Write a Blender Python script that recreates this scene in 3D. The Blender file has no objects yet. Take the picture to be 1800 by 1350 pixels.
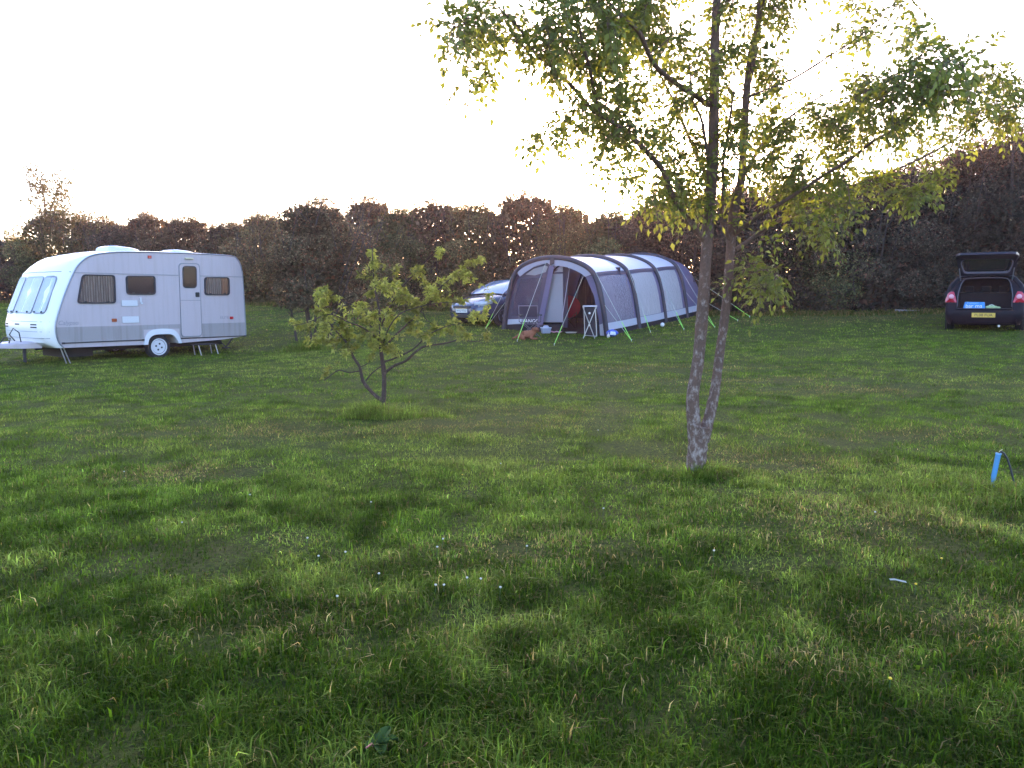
import bpy, bmesh, math, random
import numpy as np
from mathutils import Vector, Matrix

R = math.radians
random.seed(7)
rng = np.random.default_rng(11)
scene = bpy.context.scene
COL = scene.collection

# ------------------------------------------------------------------ camera
CAM_H, PITCH, FPX = 1.45, 6.08, 1390.0
cam = bpy.data.objects.new('camera', bpy.data.cameras.new('camera'))
COL.objects.link(cam)
cam.location = (0, 0, CAM_H)
cam.rotation_euler = (R(90 - PITCH), 0, 0)
cam.data.sensor_width = 36
cam.data.lens = 36 * FPX / 1800
cam.data.clip_end = 3000
scene.camera = cam

# ------------------------------------------------------------------ sky and sun
SUN_EL, SUN_AZ = 7.0, 6.8           # azimuth measured from +Y towards +X
w = bpy.data.worlds.new('World')
scene.world = w
w.use_nodes = True
nt = w.node_tree
bg = nt.nodes['Background']
sky = nt.nodes.new('ShaderNodeTexSky')
sky.sky_type = 'NISHITA'
sky.sun_disc = False
sky.sun_elevation = R(SUN_EL)
sky.sun_rotation = R(SUN_AZ)
sky.air_density = .85
sky.dust_density = 1.8
sky.ozone_density = 2.2
mul = nt.nodes.new('ShaderNodeMix'); mul.data_type = 'RGBA'; mul.blend_type = 'MULTIPLY'; mul.inputs['Factor'].default_value = 1.0
mul.inputs['B'].default_value = (1.10, .95, 1.0, 1)      # faint mauve of the dusk sky
nt.links.new(sky.outputs[0], mul.inputs['A']); nt.links.new(mul.outputs['Result'], bg.inputs[0])
bg.inputs[1].default_value = 0.15
sun = bpy.data.objects.new('sun', bpy.data.lights.new('sun', 'SUN'))
COL.objects.link(sun)
sun.data.energy = 2.0
sun.data.angle = R(0.5)
sun.data.color = (1.0, 0.66, 0.36)
sd = Vector((math.sin(R(SUN_AZ)) * math.cos(R(SUN_EL)), math.cos(R(SUN_AZ)) * math.cos(R(SUN_EL)), math.sin(R(SUN_EL))))
sun.rotation_euler = (-sd).to_track_quat('-Z', 'Y').to_euler()
scene.view_settings.view_transform = 'Standard'
scene.view_settings.look = 'None'
scene.view_settings.exposure = 3.4
scene.view_settings.gamma = 1.0
scene.cycles.use_denoising = True
scene.cycles.max_bounces = 8
scene.cycles.transparent_max_bounces = 16
scene.cycles.caustics_reflective = False
scene.cycles.caustics_refractive = False

# ------------------------------------------------------------------ terrain and helpers
def softp(v, k):
    return k * np.log1p(np.exp(np.clip(np.asarray(v, float) / k, -40, 40)))

def hash2(ix, iy, s):
    h = (ix.astype(np.int64) * 374761393 + iy.astype(np.int64) * 668265263 + s * 974711) & 0xffffffff
    h = ((h ^ (h >> 13)) * 1274126177) & 0xffffffff
    h = h ^ (h >> 16)
    return (h & 0xffff) / 65535.0

def vnoise(x, y, sc, s=0):
    x = np.asarray(x, float) / sc; y = np.asarray(y, float) / sc
    ix = np.floor(x); iy = np.floor(y)
    fx = x - ix; fy = y - iy
    fx = fx * fx * (3 - 2 * fx); fy = fy * fy * (3 - 2 * fy)
    a = hash2(ix, iy, s); b = hash2(ix + 1, iy, s); c = hash2(ix, iy + 1, s); d = hash2(ix + 1, iy + 1, s)
    return (a * (1 - fx) + b * fx) * (1 - fy) + (c * (1 - fx) + d * fx) * fy

def ter0(x, y):
    x = np.asarray(x, float); y = np.asarray(y, float)
    z = .0688 * softp(y - 16, 2.) + .045 * softp(x - 5, 2.) - .02 * softp(-x - 4, 2.)
    z = z - .17 * np.exp(-((x + 7.5) / 4.) ** 2 - ((y - 21) / 3.) ** 2)
    far = softp(y - 46, 3.)
    return z - .066 * far

def bumps(x, y):
    near = np.clip((26 - np.abs(y)) / 14, 0, 1)
    return near * ((vnoise(x, y, 1.7, 3) - .5) * .03 + (vnoise(x, y, .55, 4) - .5) * .035)

def ter(x, y):
    return ter0(x, y) + bumps(x, y)

def g(x, y):
    return float(ter(np.array([x]), np.array([y]))[0])

TH = R(PITCH)
FW = np.array([0, math.cos(TH), -math.sin(TH)]); UP = np.array([0, math.sin(TH), math.cos(TH)])
def at(px, py, Y):
    """a world point seen at photo pixel (px,py), standing at distance Y in front of the viewer"""
    r = FW + np.array([1., 0, 0]) * (px - 900) / FPX + UP * (675 - py) / FPX
    return np.array([0, 0, CAM_H]) + r * (Y / r[1])

def link(o, parent=None):
    COL.objects.link(o)
    if parent is not None:
        o.parent = parent
    return o

def tag(o, label=None, cat=None, group=None, kind=None):
    if label: o['label'] = label
    if cat: o['category'] = cat
    if group: o['group'] = group
    if kind: o['kind'] = kind
    return o

def empty(name, label, cat, loc, rz=0.0, group=None):
    o = bpy.data.objects.new(name, None)
    o.empty_display_size = .2
    o.location = loc
    o.rotation_euler = (0, 0, rz)
    COL.objects.link(o)
    return tag(o, label, cat, group)

class MB:
    """collects shapes into one mesh"""
    def __init__(s): s.v = []; s.f = []
    def add(s, vs, fs):
        b = len(s.v); s.v += [tuple(map(float, p)) for p in vs]; s.f += [tuple(i + b for i in f) for f in fs]; return s
    def box(s, x0, x1, y0, y1, z0, z1):
        vs = [(x0, y0, z0), (x1, y0, z0), (x1, y1, z0), (x0, y1, z0), (x0, y0, z1), (x1, y0, z1), (x1, y1, z1), (x0, y1, z1)]
        return s.add(vs, [(3, 2, 1, 0), (4, 5, 6, 7), (0, 1, 5, 4), (1, 2, 6, 5), (2, 3, 7, 6), (3, 0, 4, 7)])
    def tube(s, path, rad, n=8, caps=True):
        P = [Vector(p) for p in path]
        if not hasattr(rad, '__len__'): rad = [rad] * len(P)
        rings = []; prev = None
        for i, p in enumerate(P):
            t = (P[min(i + 1, len(P) - 1)] - P[max(i - 1, 0)])
            if t.length < 1e-9: t = Vector((0, 0, 1))
            t.normalize()
            if prev is None:
                a = t.orthogonal().normalized()
            else:
                a = (prev - t * prev.dot(t))
                a = a.normalized() if a.length > 1e-6 else t.orthogonal().normalized()
            prev = a; b = t.cross(a)
            rings.append([p + (a * math.cos(2 * math.pi * k / n) + b * math.sin(2 * math.pi * k / n)) * rad[i] for k in range(n)])
        vs = [q for r_ in rings for q in r_]; fs = []
        for i in range(len(P) - 1):
            for k in range(n):
                fs.append((i * n + k, i * n + (k + 1) % n, (i + 1) * n + (k + 1) % n, (i + 1) * n + k))
        if caps:
            fs.append(tuple(range(n - 1, -1, -1))); fs.append(tuple((len(P) - 1) * n + k for k in range(n)))
        return s.add(vs, fs)
    def loft(s, secs, closed=True, caps=True):
        n = len(secs[0]); vs = [p for c in secs for p in c]; fs = []
        for i in range(len(secs) - 1):
            for k in range(n if closed else n - 1):
                fs.append((i * n + k, i * n + (k + 1) % n, (i + 1) * n + (k + 1) % n, (i + 1) * n + k))
        if caps:
            fs.append(tuple(range(n - 1, -1, -1))); fs.append(tuple((len(secs) - 1) * n + k for k in range(n)))
        return s.add(vs, fs)
    def patch(s, c, n=6, m=6, bulge=0.0, thick=0.0):
        """bilinear patch through corners c (4 points), bulged along its normal"""
        c = [Vector(p) for p in c]
        nrm = (c[1] - c[0]).cross(c[3] - c[0]).normalized()
        vs = []
        for j in range(m + 1):
            for i in range(n + 1):
                a, b = i / n, j / m
                p = (c[0] * (1 - a) + c[1] * a) * (1 - b) + (c[3] * (1 - a) + c[2] * a) * b
                vs.append(p + nrm * bulge * 4 * (a * (1 - a) + b * (1 - b)) / 2)
        fs = [(j * (n + 1) + i, j * (n + 1) + i + 1, (j + 1) * (n + 1) + i + 1, (j + 1) * (n + 1) + i) for j in range(m) for i in range(n)]
        return s.add(vs, fs)
    def poly(s, pts, d):
        """prism: flat outline pts pushed by vector d"""
        n = len(pts); d = Vector(d)
        vs = [Vector(p) for p in pts] + [Vector(p) + d for p in pts]
        return s.add(vs, [tuple(range(n - 1, -1, -1)), tuple(range(n, 2 * n))] + [(i, (i + 1) % n, n + (i + 1) % n, n + i) for i in range(n)])
    def ball(s, c, r, n=10, m=7):
        if not hasattr(r, '__len__'): r = (r, r, r)
        vs = []
        for j in range(m + 1):
            a = math.pi * j / m
            for i in range(n):
                b = 2 * math.pi * i / n
                vs.append((c[0] + r[0] * math.sin(a) * math.cos(b), c[1] + r[1] * math.sin(a) * math.sin(b), c[2] + r[2] * math.cos(a)))
        return s.add(vs, [(j * n + i, (j + 1) * n + i, (j + 1) * n + (i + 1) % n, j * n + (i + 1) % n) for j in range(m) for i in range(n)])
    def ring(s, c, ax, r0, r1, h, n=28):
        """washer or disc about axis ax, from r0 to r1, thickness h"""
        c = Vector(c); ax = Vector(ax).normalized(); a = ax.orthogonal().normalized(); b = ax.cross(a)
        secs = []
        for rr, zz in ((r0, -h / 2), (r1, -h / 2), (r1, h / 2), (r0, h / 2)):
            secs.append([c + ax * zz + (a * math.cos(2 * math.pi * k / n) + b * math.sin(2 * math.pi * k / n)) * rr for k in range(n)])
        secs.append(secs[0])
        return s.loft(secs, True, False)
    def build(s, name, mat, parent=None, smooth=None, bevel=0, merge=False, solid=0):
        me = bpy.data.meshes.new(name)
        me.from_pydata(s.v, [], s.f)
        bm = bmesh.new(); bm.from_mesh(me)
        if merge: bmesh.ops.remove_doubles(bm, verts=bm.verts, dist=merge if merge is not True else 1e-5)
        bmesh.ops.recalc_face_normals(bm, faces=bm.faces)
        bm.to_mesh(me); bm.free()
        if smooth:
            me.polygons.foreach_set('use_smooth', [True] * len(me.polygons))
            me.set_sharp_from_angle(angle=R(smooth))
        me.materials.append(mat)
        o = bpy.data.objects.new(name, me)
        if solid:
            q = o.modifiers.new('s', 'SOLIDIFY'); q.thickness = solid; q.offset = 0
        if bevel:
            q = o.modifiers.new('b', 'BEVEL'); q.width = bevel; q.segments = 2; q.limit_method = 'ANGLE'; q.angle_limit = R(40)
        return link(o, parent)

def arr_mesh(name, V, F4=None, F3=None, tint=None, mat=None, parent=None, smooth=False):
    """mesh straight from arrays; tint = one colour per vertex"""
    me = bpy.data.meshes.new(name)
    V = np.asarray(V, np.float32)
    me.vertices.add(len(V)); me.vertices.foreach_set('co', V.ravel())
    idx = []; st = []; o_ = 0
    tot = []
    for F, k in ((F4, 4), (F3, 3)):
        if F is None or len(F) == 0: continue
        F = np.asarray(F, np.int32)
        idx.append(F.ravel()); st.append(o_ + np.arange(len(F)) * k); tot.append(np.full(len(F), k)); o_ += len(F) * k
    idx = np.concatenate(idx); st = np.concatenate(st); tot = np.concatenate(tot)
    me.loops.add(len(idx)); me.loops.foreach_set('vertex_index', idx.astype(np.int32))
    me.polygons.add(len(st)); me.polygons.foreach_set('loop_start', st.astype(np.int32)); me.polygons.foreach_set('loop_total', tot.astype(np.int32))
    if smooth: me.polygons.foreach_set('use_smooth', np.ones(len(st), bool))
    me.update(calc_edges=True)
    if tint is not None:
        a = me.attributes.new('tint', 'FLOAT_COLOR', 'POINT')
        T = np.ones((len(V), 4), np.float32); T[:, :3] = tint
        a.data.foreach_set('color', T.ravel())
    if mat: me.materials.append(mat)
    return link(bpy.data.objects.new(name, me), parent)

def skin_body(name, verts, edges, radii, mat, parent=None, sub=2, root=0):
    me = bpy.data.meshes.new(name)
    me.from_pydata(verts, edges, [])
    o = bpy.data.objects.new(name, me); link(o, parent)
    o.modifiers.new('skin', 'SKIN')
    for i, r_ in enumerate(radii):
        v = me.skin_vertices[0].data[i]
        v.radius = (r_, r_) if not hasattr(r_, '__len__') else r_
        v.use_root = (i == root)
    q = o.modifiers.new('sub', 'SUBSURF'); q.levels = sub; q.render_levels = sub
    me.materials.append(mat)
    return o

def text_mesh(name, s, size, mat, parent, M, thick=.002, xs=1.0, shear=0.0, align='CENTER'):
    cu = bpy.data.curves.new(name, 'FONT'); cu.body = s; cu.size = size; cu.extrude = thick; cu.align_x = align; cu.align_y = 'CENTER'; cu.shear = shear
    t = bpy.data.objects.new(name, cu); COL.objects.link(t)
    bpy.context.view_layer.update()
    me = bpy.data.meshes.new_from_object(t.evaluated_get(bpy.context.evaluated_depsgraph_get()))
    bpy.data.objects.remove(t); bpy.data.curves.remove(cu)
    me.transform(M @ Matrix.Diagonal((xs, 1, 1, 1)))
    me.materials.clear(); me.materials.append(mat)
    o = bpy.data.objects.new(name, me)
    return link(o, parent)

def frame(o, x, y):
    """matrix with local x along x, local y along y, placed at o"""
    x = Vector(x).normalized(); y = Vector(y).normalized(); z = x.cross(y)
    return Matrix(((x.x, y.x, z.x, o[0]), (x.y, y.y, z.y, o[1]), (x.z, y.z, z.z, o[2]), (0, 0, 0, 1)))

# ------------------------------------------------------------------ materials
def pmat(name, col, rough=.6, metal=0., spec=.5, var=.12, nscale=6., bump=0., bscale=40., coat=0.):
    m = bpy.data.materials.new(name); m.use_nodes = True
    n = m.node_tree.nodes; l = m.node_tree.links; b = n['Principled BSDF']
    b.inputs['Roughness'].default_value = rough; b.inputs['Metallic'].default_value = metal
    b.inputs['Specular IOR Level'].default_value = spec; b.inputs['Coat Weight'].default_value = coat
    tc = n.new('ShaderNodeTexCoord'); ns = n.new('ShaderNodeTexNoise'); ns.inputs['Scale'].default_value = nscale; ns.inputs['Detail'].default_value = 6
    l.new(tc.outputs['Object'], ns.inputs['Vector'])
    mx = n.new('ShaderNodeMix'); mx.data_type = 'RGBA'
    mx.inputs['A'].default_value = (*[c * (1 - var) for c in col], 1); mx.inputs['B'].default_value = (*[min(1, c * (1 + var)) for c in col], 1)
    l.new(ns.outputs['Fac'], mx.inputs['Factor']); l.new(mx.outputs['Result'], b.inputs['Base Color'])
    if bump:
        n2 = n.new('ShaderNodeTexNoise'); n2.inputs['Scale'].default_value = bscale; n2.inputs['Detail'].default_value = 4
        l.new(tc.outputs['Object'], n2.inputs['Vector'])
        bp = n.new('ShaderNodeBump'); bp.inputs['Strength'].default_value = bump; bp.inputs['Distance'].default_value = .02
        l.new(n2.outputs['Fac'], bp.inputs['Height']); l.new(bp.outputs['Normal'], b.inputs['Normal'])
    return m

def leafmat(name, trans=.4, rough=.5, spec=.3, gain=1.0, tgain=(1.3, 1.25, .7)):
    """foliage: the tint attribute is each leaf's own colour"""
    m = bpy.data.materials.new(name); m.use_nodes = True
    n = m.node_tree.nodes; l = m.node_tree.links; b = n['Principled BSDF']; out = n['Material Output']
    at_ = n.new('ShaderNodeAttribute'); at_.attribute_name = 'tint'
    l.new(at_.outputs['Color'], b.inputs['Base Color'])
    b.inputs['Roughness'].default_value = rough; b.inputs['Specular IOR Level'].default_value = spec
    tr = n.new('ShaderNodeBsdfTranslucent')
    mu = n.new('ShaderNodeMix'); mu.data_type = 'RGBA'; mu.blend_type = 'MULTIPLY'; mu.inputs['Factor'].default_value = 1
    mu.inputs['B'].default_value = (*tgain, 1)
    l.new(at_.outputs['Color'], mu.inputs['A']); l.new(mu.outputs['Result'], tr.inputs['Color'])
    ms = n.new('ShaderNodeMixShader'); ms.inputs[0].default_value = trans
    l.new(b.outputs[0], ms.inputs[1]); l.new(tr.outputs[0], ms.inputs[2]); l.new(ms.outputs[0], out.inputs['Surface'])
    return m

def glassmat(name, tint=(.2, .2, .22), alpha=.5, rough=.05, bump=0., bscale=12., spec=.5):
    """clear sheet: part see-through, part glossy tinted film"""
    m = bpy.data.materials.new(name); m.use_nodes = True
    n = m.node_tree.nodes; l = m.node_tree.links; b = n['Principled BSDF']; out = n['Material Output']
    b.inputs['Base Color'].default_value = (*tint, 1); b.inputs['Roughness'].default_value = rough; b.inputs['Specular IOR Level'].default_value = spec
    t = n.new('ShaderNodeBsdfTransparent'); ms = n.new('ShaderNodeMixShader'); ms.inputs[0].default_value = alpha
    l.new(t.outputs[0], ms.inputs[1]); l.new(b.outputs[0], ms.inputs[2]); l.new(ms.outputs[0], out.inputs['Surface'])
    if bump:
        tc = n.new('ShaderNodeTexCoord'); ns = n.new('ShaderNodeTexNoise'); ns.inputs['Scale'].default_value = bscale; ns.inputs['Detail'].default_value = 3; ns.inputs['Distortion'].default_value = 1.2
        l.new(tc.outputs['Object'], ns.inputs['Vector'])
        bp = n.new('ShaderNodeBump'); bp.inputs['Strength'].default_value = bump; bp.inputs['Distance'].default_value = .05
        l.new(ns.outputs['Fac'], bp.inputs['Height']); l.new(bp.outputs['Normal'], b.inputs['Normal'])
    return m

M = {}
M['leaf'] = leafmat('leaf', .5, .5, .2, tgain=(1.05, 1.15, .55))
M['hedge_leaf'] = leafmat('hedge_leaf', .38, .8, .04, tgain=(1.3, 1.0, .7))
M['grass'] = leafmat('grass', .34, .65, .05, tgain=(1.2, 1.25, .6))
M['white_panel'] = pmat('white_panel', (.485, .415, .445), .34, var=.03, nscale=1.5, bump=.02, bscale=3)
M['white_gloss'] = pmat('white_gloss', (.62, .62, .66), .25, var=.03, nscale=2)
M['grey_band'] = pmat('grey_band', (.33, .30, .31), .4, var=.05, nscale=2)
M['dark_rubber'] = pmat('dark_rubber', (.02, .02, .025), .6)
M['tyre'] = pmat('tyre', (.018, .017, .018), .85, bump=.3)
M['black_plastic'] = pmat('black_plastic', (.02, .02, .022), .5)
M['chassis'] = pmat('chassis', (.035, .03, .03), .8)
M['trim_grey'] = pmat('trim_grey', (.25, .26, .29), .35, metal=.4)
M['steel'] = pmat('steel', (.55, .55, .58), .35, metal=.8)
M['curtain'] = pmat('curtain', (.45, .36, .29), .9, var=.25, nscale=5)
def fold_shade(m, scale, dark):  # light and shade of the curtain folds put into the colour as bands
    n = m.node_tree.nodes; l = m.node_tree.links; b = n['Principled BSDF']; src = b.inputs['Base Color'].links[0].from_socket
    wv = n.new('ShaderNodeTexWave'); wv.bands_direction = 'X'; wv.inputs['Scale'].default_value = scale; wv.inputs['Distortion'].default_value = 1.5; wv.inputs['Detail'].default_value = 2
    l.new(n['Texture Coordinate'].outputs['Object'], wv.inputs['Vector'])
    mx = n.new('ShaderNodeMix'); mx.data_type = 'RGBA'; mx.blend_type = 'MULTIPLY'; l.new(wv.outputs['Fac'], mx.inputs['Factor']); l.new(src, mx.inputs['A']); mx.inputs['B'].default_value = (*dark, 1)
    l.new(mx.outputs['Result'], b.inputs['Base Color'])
fold_shade(M['curtain'], 5.5, (.45, .38, .38))
def streaks(m, amt):
    n = m.node_tree.nodes; l = m.node_tree.links; b = n['Principled BSDF']; src = b.inputs['Base Color'].links[0].from_socket
    mp = n.new('ShaderNodeMapping'); mp.inputs['Scale'].default_value = (7, 7, .5); l.new(n['Texture Coordinate'].outputs['Object'], mp.inputs['Vector'])
    ns = n.new('ShaderNodeTexNoise'); ns.inputs['Scale'].default_value = 1.6; ns.inputs['Detail'].default_value = 6; l.new(mp.outputs[0], ns.inputs['Vector'])
    rp = n.new('ShaderNodeValToRGB'); rp.color_ramp.elements[0].position = .48; rp.color_ramp.elements[1].position = .8; l.new(ns.outputs['Fac'], rp.inputs[0])
    mx = n.new('ShaderNodeMix'); mx.data_type = 'RGBA'; mx.blend_type = 'MULTIPLY'; l.new(rp.outputs['Color'], mx.inputs['Factor']); l.new(src, mx.inputs['A']); mx.inputs['B'].default_value = (amt, amt * .98, amt * .93, 1)
    l.new(mx.outputs['Result'], b.inputs['Base Color'])
streaks(M['white_panel'], .88); streaks(M['grey_band'], .75)
M['curtain_orange'] = pmat('curtain_orange', (.42, .2, .1), .9, var=.2)
M['window_dark'] = pmat('window_dark', (.020, .013, .016), .08, var=.3, nscale=3)
M['amber'] = pmat('amber', (.35, .07, .02), .3)
M['red_lens'] = pmat('red_lens', (.42, .01, .03), .12, coat=.6)
M['lens_pale'] = pmat('lens_pale', (.75, .35, .42), .15)
M['acrylic'] = glassmat('acrylic', (.1, .07, .07), .22, .06)
M['front_acrylic'] = glassmat('front_acrylic', (.6, .64, .72), .5, .1, .12, 3., .8)
M['net'] = pmat('net', (.80, .82, .86), .8, var=.1)
M['print_grey'] = pmat('print_grey', (.30, .28, .31), .6)
M['soil'] = pmat('soil', (.05, .038, .025), .95)

def bark(name, dark, light, amount, zfade, sc):
    m = bpy.data.materials.new(name); m.use_nodes = True
    n = m.node_tree.nodes; l = m.node_tree.links; b = n['Principled BSDF']; b.inputs['Roughness'].default_value = .9; b.inputs['Specular IOR Level'].default_value = .15
    tc = n.new('ShaderNodeTexCoord'); mp = n.new('ShaderNodeMapping'); mp.inputs['Scale'].default_value = (1.3, 1.3, .8); l.new(tc.outputs['Object'], mp.inputs['Vector'])
    n1 = n.new('ShaderNodeTexNoise'); n1.inputs['Scale'].default_value = sc; n1.inputs['Detail'].default_value = 5; n1.inputs['Roughness'].default_value = .65
    l.new(mp.outputs[0], n1.inputs['Vector'])
    sx = n.new('ShaderNodeSeparateXYZ'); l.new(tc.outputs['Object'], sx.inputs[0])
    mr = n.new('ShaderNodeMapRange'); mr.inputs['From Min'].default_value = 0; mr.inputs['From Max'].default_value = zfade; mr.inputs['To Min'].default_value = amount; mr.inputs['To Max'].default_value = amount - .17
    l.new(sx.outputs['Z'], mr.inputs['Value'])
    ad = n.new('ShaderNodeMath'); ad.operation = 'ADD'; l.new(n1.outputs['Fac'], ad.inputs[0]); l.new(mr.outputs[0], ad.inputs[1])
    rp = n.new('ShaderNodeValToRGB'); rp.color_ramp.elements[0].position = .50; rp.color_ramp.elements[1].position = .70
    l.new(ad.outputs[0], rp.inputs[0])
    n3 = n.new('ShaderNodeTexNoise'); n3.inputs['Scale'].default_value = 60; l.new(mp.outputs[0], n3.inputs['Vector'])
    mx0 = n.new('ShaderNodeMix'); mx0.data_type = 'RGBA'; mx0.inputs['A'].default_value = (*[c * .6 for c in dark], 1); mx0.inputs['B'].default_value = (*[c * 1.4 for c in dark], 1); l.new(n3.outputs['Fac'], mx0.inputs['Factor'])
    mx = n.new('ShaderNodeMix'); mx.data_type = 'RGBA'; l.new(mx0.outputs['Result'], mx.inputs['A']); mx.inputs['B'].default_value = (*light, 1)
    l.new(rp.outputs['Color'], mx.inputs['Factor']); l.new(mx.outputs['Result'], b.inputs['Base Color'])
    bp = n.new('ShaderNodeBump'); bp.inputs['Strength'].default_value = .6; bp.inputs['Distance'].default_value = .015
    l.new(n3.outputs['Fac'], bp.inputs['Height']); l.new(bp.outputs['Normal'], b.inputs['Normal'])
    return m
M['ash_bark'] = bark('ash_bark', (.125, .078, .060), (.34, .275, .24), .06, 2.4, 24.)
M['brown_bark'] = bark('brown_bark', (.07, .048, .042), (.17, .13, .12), -.03, 3., 14.)
M['hedge_wood'] = pmat('hedge_wood', (.06, .045, .038), .9)

def ground_mat():
    m = bpy.data.materials.new('meadow_soil'); m.use_nodes = True
    n = m.node_tree.nodes; l = m.node_tree.links; b = n['Principled BSDF']; b.inputs['Roughness'].default_value = .95; b.inputs['Specular IOR Level'].default_value = .1
    tc = n.new('ShaderNodeTexCoord')
    def nz(s, d=6):
        q = n.new('ShaderNodeTexNoise'); q.inputs['Scale'].default_value = s; q.inputs['Detail'].default_value = d; q.inputs['Roughness'].default_value = .65; l.new(tc.outputs['Object'], q.inputs['Vector']); return q
    a = nz(28); c = nz(.55); e = nz(160, 2)
    r1 = n.new('ShaderNodeValToRGB'); r1.color_ramp.elements[0].color = (.03, .038, .008, 1); r1.color_ramp.elements[1].color = (.115, .14, .025, 1)
    r1.color_ramp.elements[0].position = .35; r1.color_ramp.elements[1].position = .7
    l.new(a.outputs['Fac'], r1.inputs[0])
    mx = n.new('ShaderNodeMix'); mx.data_type = 'RGBA'; l.new(r1.outputs[0], mx.inputs['A']); mx.inputs['B'].default_value = (.15, .105, .045, 1)
    r2 = n.new('ShaderNodeValToRGB'); r2.color_ramp.elements[0].position = .5; r2.color_ramp.elements[1].position = .75
    r2.color_ramp.elements[1].color = (.55, .55, .55, 1)
    l.new(c.outputs['Fac'], r2.inputs[0]); l.new(r2.outputs[0], mx.inputs['Factor']); l.new(mx.outputs['Result'], b.inputs['Base Color'])
    bp = n.new('ShaderNodeBump'); bp.inputs['Strength'].default_value = 1.; bp.inputs['Distance'].default_value = .03
    l.new(e.outputs['Fac'], bp.inputs['Height']); l.new(bp.outputs['Normal'], b.inputs['Normal'])
    return m
M['ground'] = ground_mat()

# ------------------------------------------------------------------ the meadow
def graded(lo, hi, step, far):
    a = list(np.arange(lo, hi + 1e-6, step)); q = step; v = hi; up_ = []
    while v < far:
        q *= 1.35; v += q; up_.append(v)
    v = lo; q = step; dn = []
    while v > -far:
        q *= 1.35; v -= q; dn.append(v)
    return np.array(dn[::-1] + a + up_)
gx = graded(-22, 22, .2, 900); gy = graded(-4, 34, .2, 900)
X, Y = np.meshgrid(gx, gy)
Z = ter(X, Y)
nx, ny = len(gx), len(gy)
ii = (np.arange(ny - 1)[:, None] * nx + np.arange(nx - 1)[None]).ravel()
meadow = arr_mesh('meadow', np.stack([X.ravel(), Y.ravel(), Z.ravel()], 1), F4=np.stack([ii, ii + 1, ii + nx + 1, ii + nx], 1), mat=M['ground'], smooth=True)
meadow['kind'] = 'structure'

# ------------------------------------------------------------------ grass
DRY = [(-2.6, 8.8, 1.5, .55), (-.7, 9.1, 1.4, .5), (.2, 10.0, 1.1, .35), (2.1, 7.0, .8, .5), (2.1, 5.0, .7, .5), (2.9, 13.5, 2.2, .5), (2.0, 15.5, 3., .6), (5.6, 12.0, 2., .5),
       (-4.0, 8.6, .7, .4), (12, 24.6, 5, .7), (8.5, 25.3, 3, .7), (-10.5, 33.5, 4, 1.), (-4.5, 29.5, 5, 1.), (1.1, 3.0, .5, .2), (-1.1, 3.4, .5, .25), (2.4, 3.3, .8, .3), (.2, 4.4, .6, .3), (-2.9, 6.6, .6, .3), (3.8, 8.1, .9, .4)]
LUSH = [(-1.75, 9.9, .75, .3), (1.75, 6.1, .7, .3), (3.6, 5.4, .9, .5), (-5.3, 19.9, .6, .4), (-1.8, 5.6, 1.3, .5), (-3.2, 5.0, 1., .5), (.9, 3.9, 1.1, .35), (-.6, 3.0, .7, .25)]
def field(x, y, spots):
    a = np.zeros_like(x)
    for cx, cy, rx, ry in spots:
        a = np.maximum(a, np.exp(-((x - cx) / rx) ** 2 - ((y - cy) / ry) ** 2))
    return a

def blades(name, x, y, h, wd, lean, tint, mat, parent=None, seg=True, zoff=None):
    n = len(x)
    z = ter(x, y) - .008 if zoff is None else zoff
    az = rng.uniform(0, 2 * np.pi, n); dx, dy = np.cos(az), np.sin(az)
    tw = az + np.pi / 2 + rng.normal(0, .5, n); wx, wy = np.cos(tw) * wd / 2, np.sin(tw) * wd / 2
    P = lambda f, l_: np.stack([x + dx * h * l_, y + dy * h * l_, z + h * f], 1)
    W = np.stack([wx, wy, np.zeros(n)], 1)
    if seg:
        b = P(0, 0); m = P(.55, lean * .3); t = P(np.maximum(.12, .92 - lean * .38), lean)
        V = np.stack([b - W, b + W, m + W * .8, m - W * .8, t], 1).reshape(-1, 3)
        i = np.arange(n) * 5
        F4 = np.stack([i, i + 1, i + 2, i + 3], 1); F3 = np.stack([i + 3, i + 2, i + 4], 1)
        T = np.repeat(tint[:, None], 5, 1).copy()
        return arr_mesh(name, V, F4, F3, T.reshape(-1, 3), mat, parent)
    b = P(0, 0); t = P(np.maximum(.2, .95 - lean * .3), lean)
    V = np.stack([b - W, b + W, t], 1).reshape(-1, 3); i = np.arange(n) * 3
    return arr_mesh(name, V, None, np.stack([i, i + 1, i + 2], 1), np.repeat(tint, 3, 0), mat, parent)

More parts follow.
